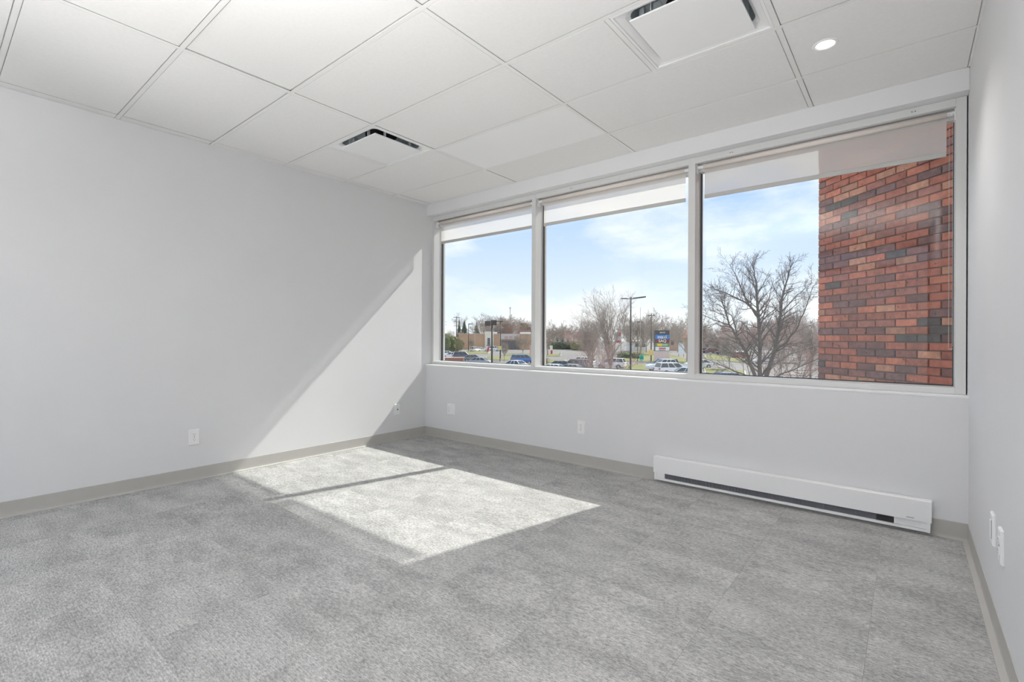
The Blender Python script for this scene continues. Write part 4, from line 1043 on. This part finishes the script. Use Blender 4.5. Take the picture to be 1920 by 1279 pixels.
car('suv', 'dark car beside the white pickup, in front of the pylon base', 1243, 76, 178, (52, 54, 60))
car('suv', 'white car with red tail lamps in front of the pickup', 1262, 64.5, 8, (240, 240, 240))
car('sedan', 'silver sedan lowest right in the middle pane', 1284, 58.5, 165, (205, 208, 210))
car('sedan', 'white car at the left edge of the right pane', 1309, 80, 175, WH)
car('sedan', 'blue grey car roof lowest in the right pane', 1356, 50, 178, (120, 140, 175))
car('suv', 'dark far car on the road in the right pane, left one', 1318, 165, 170, (110, 90, 100))
car('suv', 'maroon far car on the road in the right pane, right one', 1330, 160, 172, (120, 62, 60))
car('sedan', 'small dark car far behind the young tree in the right pane', 1357, 150, 10, (90, 92, 104))
car('suv', 'red car behind the left limb of the big tree', 1389, 120, 15, (190, 90, 70))
car('sedan', 'pale car behind the trunk of the big tree', 1437, 95, 170, (205, 205, 210))

# ---- the brick wing wall outside the right pane
A0 = Vector((-0.722, 6.185, 0)); dirw = Vector((1, -1, 0)).normalized(); nrm = Vector((-1, -1, 0)).normalized()
bw = thing('brick_wall', 'tall red brown brick wall running off at an angle outside the right pane', 'wall', (A0.x, A0.y, 0), math.atan2(dirw.y, dirw.x))
# local frame: x along the wall towards the building, -y faces the window (nrm), z up
LW = 3.0
MB().box(0.0015, LW, .012, .30, GROUND, 7.5).build('wall_core', M['mortar'], bw)
BP, BH_, JT = 0.2005, 0.0667, 0.0095
cols = [((204, 124, 98), 9), ((192, 114, 92), 7), ((172, 110, 96), 6), ((150, 104, 96), 6), ((206, 146, 118), 3), ((138, 102, 98), 4), ((106, 96, 92), 2)]
pool = [c_ for c_, k in cols for _ in range(k)]
rb = random.Random(21)
def brick_mesh(w, d=.10):
    a, b = w/2, (BH_ - JT)/2; e_ = .0035
    m = MB(); m.loft([[(-a, .03, -b), (a, .03, -b), (a, .03, b), (-a, .03, b)], [(-a, e_, -b), (a, e_, -b), (a, e_, b), (-a, e_, b)], [(-a + e_, 0, -b + e_), (a - e_, 0, -b + e_), (a - e_, 0, b - e_), (-a + e_, 0, b - e_)]], cap0=False)
    return m.mesh('brick', M['brick'])
full = brick_mesh(BP - JT); halfb = brick_mesh(BP/2 - JT)
z0 = CZ - 0.56; rows = 35; nb = 0; SINK = 0.0
last = (184, 96, 70)
for r_ in range(rows):
    z = z0 + r_*BH_ + BH_/2
    x = 0.0; first = (r_ % 2 == 0)
    while x < 1.50:
        w_ = BP/2 if (first and x == 0.0) else BP
        if rb.random() > .35 or True:
            last = rb.choice(pool) if rb.random() > .25 else last
        jit = rb.uniform(.83, 1.0)
        c_ = tuple(min(255, v*jit) for v in last)
        o = instance(halfb if w_ < .15 else full, 'brick', bw, (x + w_/2, -rb.uniform(0, .003), z), 0, None, srgb(*c_)); nb += 1
        o.rotation_euler = (0, rb.uniform(-.004, .004), 0)
        x += w_
# courses above and below, out of the photo: one mesh each
for nm, ra, rb_ in (('brickwork', rows, rows + 60), ('brickwork', -58, 0)):
    m = MB()
    for r_ in range(ra, rb_):
        z = z0 + r_*BH_; x = -(BP/2 if r_ % 2 else 0)
        while x < LW:
            xa, xb = max(0, x), min(LW, x + BP - JT)
            if xb > xa: m.box(xa, xb, 0, .03, z + JT/2, z + BH_ - JT/2)
            x += BP
    m.build(nm, M['brick'], bw, col=srgb(150, 88, 70))['kind'] = 'stuff'
m = MB()                                                # same courses continued towards the facade, hidden by the jamb
for r_ in range(rows):
    z = z0 + r_*BH_; x = 1.5 + (BP/2 if r_ % 2 == 0 else 0) - .0
    x = (BP/2 if r_ % 2 == 0 else 0) + math.ceil((1.5 - (BP/2 if r_ % 2 == 0 else 0))/BP - 1e-6)*BP
    while x < LW: m.box(x + JT/2, min(LW, x + BP - JT/2), 0, .03, z + JT/2, z + BH_ - JT/2); x += BP
m.build('brickwork', M['brick'], bw, col=srgb(150, 88, 70))['kind'] = 'stuff'
m = MB()                                                # return face of the corner
for r_ in range(-58, rows + 60):
    z = z0 + r_*BH_; y = .0 if r_ % 2 else .0
    for ya, yb in (((0.04, .19), (.20, .29)) if r_ % 2 else ((0.04, .09), (.10, .29))): m.box(-.001, .02, ya, yb, z + JT/2, z + BH_ - JT/2)
m.build('corner_brickwork', M['brick'], bw, col=srgb(150, 88, 70))['kind'] = 'stuff'
print('bricks', nb)
